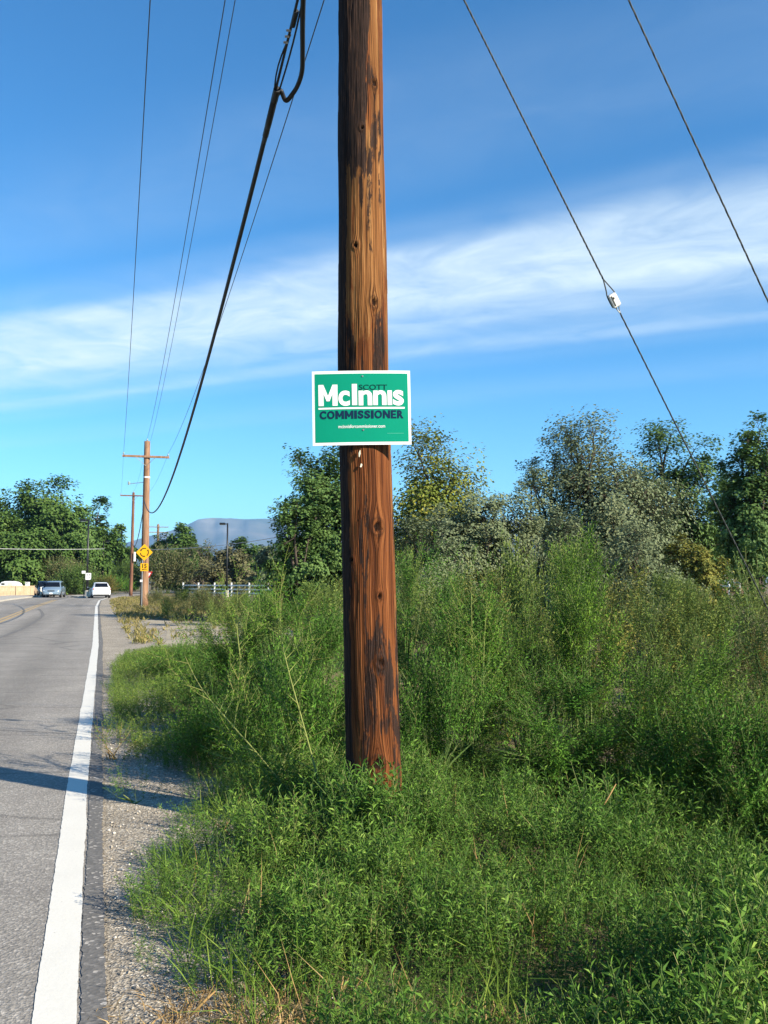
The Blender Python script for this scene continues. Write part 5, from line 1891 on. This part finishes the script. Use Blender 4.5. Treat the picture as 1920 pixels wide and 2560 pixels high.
    thick = [(1150, 18, 2.6, 2.3), (1250, 20, 2.6, 2.4), (1400, 19, 2.8, 2.4), (1520, 18, 2.6, 2.3), (1640, 20, 2.8, 2.2), (1740, 17, 2.4, 1.6), (1830, 17, 2.6, 1.3), (1920, 15, 2.4, 1.7),
             (1000, 19, 2.6, 2.3), (900, 20, 2.6, 2.2), (820, 18, 2.4, 2.0), (1760, 12, 1.8, 1.3), (1700, 24, 3.0, 1.9), (1860, 24, 3.2, 1.5), (1950, 20, 3.0, 2.1)]
    for i, (px, Y, w, h) in enumerate(thick):
        B('brush', '%s brush of the thicket, %s' % (('olive', 'ochre', 'olive', 'grey')[i % 4], where[i]), 'bush', px, Y, w, h, (ol, oc, ol, sg)[i % 4], O_, 150, 170 + i, group='brush of the dense thicket')
    # far brush by the poles
    far = [(415, 46, 3.2, 1.3, 'sage brush clump at the foot of the tan pole'), (470, 40, 3.6, 1.5, 'brown sage brush clump left below the white fence'),
           (540, 34, 3.4, 1.5, 'dark olive sage clump in front of the street lamp'), (595, 30, 2.6, 1.3, 'green brown sage clump below the white fence middle'),
           (665, 26, 2.4, 1.35, 'green brush clump below the right end of the white fence'), (500, 52, 4.6, 1.15, 'farther brown brush row under the white fence'),
           (610, 48, 4.0, 1.0, 'farther green brush row right of the street lamp')]
    for i, (px, Y, w, h, lab) in enumerate(far):
        B('sage_brush', lab, 'bush', px, Y, w, h, [sg, ol, sg, ol, g, sg, ol][i], S if False else SH_FAR, 170, 140 + i, scale=1.1, z_low=0.05)
    for i, (px, Y, w, h, lab, mt) in enumerate((
            (282, 118, 6.0, 1.9, 'dark green hedge bush right of the white car', g), (262, 112, 3.0, 1.6, 'rusty shrub beside the white car', M['brown_tree']),
            (150, 122, 9.0, 3.8, 'large grey green shrub between the two cars', sg), (190, 116, 5.0, 2.4, 'round green shrub behind the traffic island', M['elm']),
            (318, 130, 5.0, 3.6, 'green shrub beyond the reddish pole', M['elm']), (420, 128, 7.0, 4.4, 'brown brushy thicket beyond the tan pole', M['bush_sage']))):
        B('shrub', lab, 'bush', px, Y, w, h, mt, SH_FAR, 150, 160 + i, scale=3.4, z_low=0.2)


build_bushes()


def build_leaning_stems():
    """long pale weed stems fallen over towards the road"""
    rng = np.random.default_rng(9)
    def stem(label, pix, Y0, Y1, r, twigs=16, mat=M['pale_stem'], leafmat=M['bush_bright']):
        n = len(pix)
        pts = [at(px, py, Y0 + (Y1 - Y0) * i / (n - 1)) for i, (px, py) in enumerate(pix)]
        base = pts[0]
        root = empty('weed_stalk', base, label, 'plant')
        rel = smooth_pts([p - base for p in pts], 6)
        m = len(rel)
        MB().tube(rel, [r * (1 - 0.72 * i / (m - 1)) for i in range(m)], 6).build('stem', mat, root, True)
        A, Bp, P, U = [], [], [], []
        for k in range(twigs):
            t = 0.10 + 0.88 * (k + rng.random() * .5) / twigs
            i = min(m - 2, int(t * (m - 1)))
            p = rel[i]
            d = (rel[i + 1] - rel[i]).normalized()
            side = Vector(rng.normal(size=3)).cross(d).normalized()
            q = p + (d * 0.5 + side * 0.8 + Vector((0, 0, 0.25))) * (0.08 + 0.14 * (1 - t) * rng.random() + .03)
            A.append(p); Bp.append(q)
            P.append(q * .9 + p * .1); U.append((d * .6 + side * .6 + Vector((0, 0, .5))))
            P.append(p * .5 + q * .5); U.append((d * .3 + side * .9 + Vector((0, 0, .4))))
        P.append(rel[-1]); U.append(Vector((0, 0, 1)))
        for a_, b_ in zip(A, Bp):
            MB().tube([a_, b_], [r * .42, r * .2], 5).build('twig', mat, root)
        leaf, st = scatter(SH_BUSH, np.array([tuple(p) for p in P]) - 0.0, np.array([tuple(u) for u in U]), 0.6 + 0.4 * rng.random(len(P)), rng)
        two_mat('foliage', leaf, st, leafmat, mat, root)
    stem('long pale stalk leaning left towards the road, longest of the two', [(800, 2060), (720, 1975), (640, 1880), (560, 1790), (500, 1715), (462, 1640)], 6.25, 7.4, 0.0085)
    stem('pale stalk leaning up from the pole foot to the left', [(815, 2040), (790, 1930), (755, 1800), (722, 1680), (703, 1590), (700, 1500)], 6.2, 7.0, 0.008)
    stem('upright pale stalk, right one of a pair right of the pole', [(1207, 1810), (1208, 1720), (1210, 1620), (1216, 1510)], 8.0, 8.2, 0.008, 12)
    stem('upright pale stalk, left one of a pair right of the pole', [(1186, 1808), (1180, 1720), (1180, 1600), (1178, 1480)], 8.0, 8.25, 0.008, 12)
    stem('thin pale stalk standing upright left of the leaning stalks', [(612, 1720), (600, 1640), (592, 1560), (594, 1480)], 8.6, 8.8, 0.008, 9)
    # broken dry sticks in the trodden patch
    for (a, b, Y, lab) in (((832, 2540), (858, 2440), 3.55, 'broken pale stick standing in the bottom dry patch'), ((475, 2540), (538, 2478), 3.45, 'pale dry stalk lying at the lower left weed edge'),
                           ((530, 2055), (582, 2100), 5.4, 'reddish dead twig lying on the weeds by the shoulder'), ((1492, 2040), (1540, 1960), 5.6, 'short pale dead twig in the shaded weeds at right')):
        p, q = at(*a, Y), at(*b, Y + 0.05)
        root = empty('dry_stick', p, lab, 'stick')
        mid = (p + q) * .5 + Vector((0.01, 0, 0.012))
        MB().tube([Vector((0, 0, 0)), mid - p, q - p], [0.006, 0.005, 0.003], 6).build('stem', M['straw'], root, True)
        MB().tube([mid - p, mid - p + Vector((0.03, 0.01, 0.05))], [0.003, 0.0015], 5).build('twig', M['straw'], root)


build_leaning_stems()


def tree(label, px, Y, h, w, mat, seed, trunk_r=0.2, trunk_h=0.25, limbs=9, leaf=0.14, n_leaf=13000, crown_low=0.22, lean=0.0, ratio=0.8, spread=0.5, gap=0.0, name='tree', shape='round', cat='tree', bark=None, base=0.0, group=None, share=None):
    """tapered trunk, forking limbs, and leaf clumps round the twig ends"""
    rng = np.random.default_rng(seed)
    x0 = xat(px, Y)
    root = empty(name, (x0, Y, base - 0.05), label, cat, group)
    if share is not None and share in BUSH_CACHE:
        cm, tm, w0, h0 = BUSH_CACHE[share]
        root.scale = (w / w0, w / w0, h / h0)
        root.rotation_euler = (0, 0, rng.random() * 6.283)
        override(link(bpy.data.objects.new('crown', cm), root), [mat])
        link(bpy.data.objects.new('trunk', tm), root)
        return root
    A, Bq, RA, RB = [], [], [], []
    def seg(a, b, ra, rb):
        A.append(a); Bq.append(b); RA.append(ra); RB.append(rb)
    top = np.array([lean * h, 0, h * 0.86])
    fork = np.array([lean * h * trunk_h, 0, h * trunk_h])
    seg(np.zeros(3), fork * .5 + rng.normal(size=3) * [.05, .05, 0], trunk_r, trunk_r * .85)
    seg(A[0] * 0 + Bq[0], fork, trunk_r * .85, trunk_r * .72)
    tips, tipdir = [], []
    for i in range(limbs):
        az = i * 2.4 + rng.normal() * .3
        if shape == 'column':
            zt = h * (0.25 + 0.72 * (i + rng.random()) / limbs)
            rr = w / 2 * (0.35 + 0.6 * rng.random()) * np.clip(1.25 - 0.9 * (zt / h) ** 2, .2, 1)
        else:
            ct = rng.random() ** .7 if i % 3 else rng.random() * .35
            zt = h * (crown_low + (0.96 - crown_low) * ct)
            rr = w / 2 * math.sqrt(max(0.02, 1 - (max(0, ct - .25) / .80) ** 2)) * (0.62 + 0.38 * rng.random())
        end = np.array([math.cos(az) * rr + lean * zt, math.sin(az) * rr * ratio, zt])
        st = fork * (0.75 + .25 * rng.random()) if zt < h * .6 else fork + (top - fork) * (0.25 * rng.random())
        r0 = trunk_r * (0.42 + .15 * rng.random())
        prev, pr = st, r0
        K = 5
        bow = rng.normal(size=3) * w * .05
        for k in range(1, K + 1):
            t = k / K
            p = st + (end - st) * t + bow * math.sin(t * math.pi) + np.array([0, 0, 1.0]) * (h * .05 * math.sin(t * math.pi))
            r = r0 * (1 - .85 * t) + .01
            seg(prev, p, pr, r)
            if k >= 2:
                for _ in range(4):
                    d = nrm(rng.normal(size=3) + (p - st) / np.linalg.norm(end - st) * .9 + np.array([0, 0, .35]))
                    ln = w * (0.10 + .12 * rng.random()) * (1.15 - .4 * t)
                    q = p + d * ln
                    seg(p, q, r * .5, r * .18 + .004)
                    for _ in range(3):
                        d2 = nrm(d + rng.normal(size=3) * .8)
                        q2 = q + d2 * ln * (.35 + .35 * rng.random())
                        seg(p * .3 + q * .7, q2, r * .2 + .003, .004)
                        tips.append(q2); tipdir.append(d2)
            prev, pr = p, r
    tips = np.array(tips); tipdir = np.array(tipdir)
    if gap:
        k = rng.random(len(tips)) > gap
        tips, tipdir = tips[k], tipdir[k]
    m = len(tips)
    per = max(4, int(n_leaf * 1.8 / m))
    sig = spread * w / 10.5
    dens = 0.35 + 1.3 * rng.random(m)
    cnt = np.maximum(2, (per * dens).astype(int))
    C = np.repeat(tips, cnt, 0)
    N = len(C)
    P = C + np.clip(rng.normal(size=(N, 3)), -1.2, 1.2) * sig * [1, 1, .8] + np.repeat(tipdir, cnt, 0) * sig * rng.random((N, 1))
    P[:, 2] = np.maximum(P[:, 2], 0.2)
    face = nrm((P - np.array([lean * h, 0, h * .45])) * [1, 1, .8]) * .8 + np.array([0, 0, .45]) + rng.normal(size=(N, 3)) * .35
    D = nrm(np.cross(face, rng.normal(size=(N, 3))))
    V, Q = leaf_quads(P, D, leaf * 1.08 * (.6 + .8 * rng.random(N)), leaf * .88, rng, .15, face)
    co = mesh_obj('crown', (V, Q), [mat], root)
    to = mesh_obj('trunk', stick_quads(np.array(A), np.array(Bq), np.array(RA), np.array(RB), 6), [bark or M['bark']], root, smooth=True)
    if share is not None:
        BUSH_CACHE[share] = (co.data, to.data, w, h)
    return root


def H(py, Y):
    return at(960, py, Y).z


def build_trees():
    T = tree
    # left cluster beyond the road
    T('broad green elm, largest of the trees left of the road', 105, 132, H(1232, 132), 14.5, M['elm'], 201, .45, .2, 16, .42, 20000, .12)
    T('green elm cut by the left edge of the picture', -40, 124, H(1300, 124), 12, M['elm'], 202, .4, .2, 12, .40, 13000, .1, share='e3')
    T('lower green tree in front of the big elm, over the tan fence', 45, 120, H(1345, 120), 8.5, M['elm'], 203, .3, .15, 11, .36, 11000, .08, share='e1')
    T('elm with a ragged upper tuft behind the street lamp', 222, 138, H(1258, 138), 7.0, M['elm'], 204, .35, .35, 10, .40, 8000, .25, gap=.15)
    T('elm with a bare leaning trunk reaching towards the poles', 275, 142, H(1330, 142), 7.2, M['elm'], 205, .28, .45, 9, .40, 6000, .45, gap=.2)
    T('dark tree mass behind the minivan', 165, 126, H(1352, 126), 8.0, M['elm'], 206, .3, .12, 11, .38, 10000, .06, share='e1')
    T('grey green tree just left of the street lamp', 195, 134, H(1330, 134), 7.0, M['poplar'], 207, .3, .15, 10, .38, 9000, .08, share='e1')
    # beyond the verge
    T('round dark green tree left of the mountain, beyond the tan pole', 440, 160, H(1312, 160), 8.0, M['elm'], 211, .3, .2, 12, .42, 11000, .12, share='e2')
    T('smaller green tree right beside the round dark tree', 492, 158, H(1342, 158), 4.5, M['elm'], 212, .25, .2, 9, .40, 5000, .1, share='e2')
    T('dark green round tree right of the street lamp', 625, 150, H(1345, 150), 8.2, M['elm'], 213, .3, .2, 12, .40, 11000, .1, share='e2')
    T('olive green tree filling the gap behind the right fence end', 690, 120, H(1385, 120), 7.0, M['olive_tree'], 214, .25, .15, 10, .34, 8000, .05, share='t1')
    T('bare grey brush tree between the dark tree and the street lamp', 505, 140, H(1372, 140), 6.5, M['bush_sage'], 215, .18, .12, 13, .22, 2500, .1, gap=.3, bark=M['dead_twig'])
    T('low grey brown thicket tree behind the white fence', 575, 132, H(1395, 132), 7.5, M['bush_sage'], 216, .2, .1, 12, .30, 7000, .03, share='t1')
    T('dark small tree far down the road', 312, 170, H(1400, 170), 7.0, M['elm'], 217, .25, .2, 9, .45, 6000, .1, share='e2')
    # right half, nearer
    T('leafy green tree rising left of the pole behind the sign', 815, 38, H(1122, 38), 4.0, M['poplar'], 241, .16, .15, 20, .13, 17000, .1, spread=.6)
    T('lower green tree left of the pole with spiky outline', 752, 36, H(1215, 36), 2.3, M['poplar'], 222, .12, .12, 12, .12, 9500, .06)
    T('cottonwood turning yellow right of the sign', 1080, 44, H(1072, 44), 5.4, M['cottonwood'], 263, .2, .2, 22, .145, 19000, .14, spread=.75)
    T('silver olive shrub tree below the yellowing cottonwood', 1165, 33, H(1232, 33), 4.2, M['olive_tree'], 224, .14, .1, 14, .10, 16000, .04)
    T('silvery olive tree spreading in the gap right of the cottonwood', 1320, 34, H(1195, 34), 3.4, M['olive_tree'], 225, .12, .12, 12, .10, 11000, .04)
    T('sparse bare-limbed olive tree leaning left at the skyline', 1385, 37, H(1112, 37), 3.0, M['olive_tree'], 226, .12, .35, 10, .10, 3800, .4, lean=-0.03, gap=.3)
    T('large silver olive tree, biggest on the right', 1520, 36, H(1075, 36), 5.4, M['olive_tree'], 227, .2, .2, 22, .11, 22000, .14, spread=.7)
    T('dark green tree behind the big olive tree', 1690, 46, H(1070, 46), 4.4, M['poplar'], 228, .2, .22, 18, .15, 15000, .15, spread=.7)
    T('tall poplar at the right edge of the picture', 1885, 42, H(1060, 42), 3.4, M['poplar'], 229, .18, .12, 22, .15, 15000, .2, shape='column', gap=.1)
    T('ochre leaved shrub tree before the brown house', 1735, 30, H(1345, 30), 2.0, M['bush_ochre'], 230, .09, .2, 11, .085, 9000, .12)
    T('olive green tree between the big olive and the poplar', 1790, 50, H(1160, 50), 3.2, M['poplar'], 231, .15, .2, 11, .14, 7500, .3, gap=.15)
    T('grey olive thicket low under the big olive tree', 1440, 28, H(1330, 28), 3.4, M['olive_tree'], 232, .1, .08, 13, .085, 11000, .02, share='o1')
    T('grey green thicket low right of the big olive tree', 1610, 27, H(1345, 27), 3.0, M['olive_tree'], 233, .1, .08, 12, .085, 9000, .02, share='o1')
    T('grey twiggy thicket behind the green bush right of the pole', 1060, 27, H(1335, 27), 3.2, M['olive_tree'], 234, .1, .08, 12, .085, 9500, .02, share='o1')


build_trees()
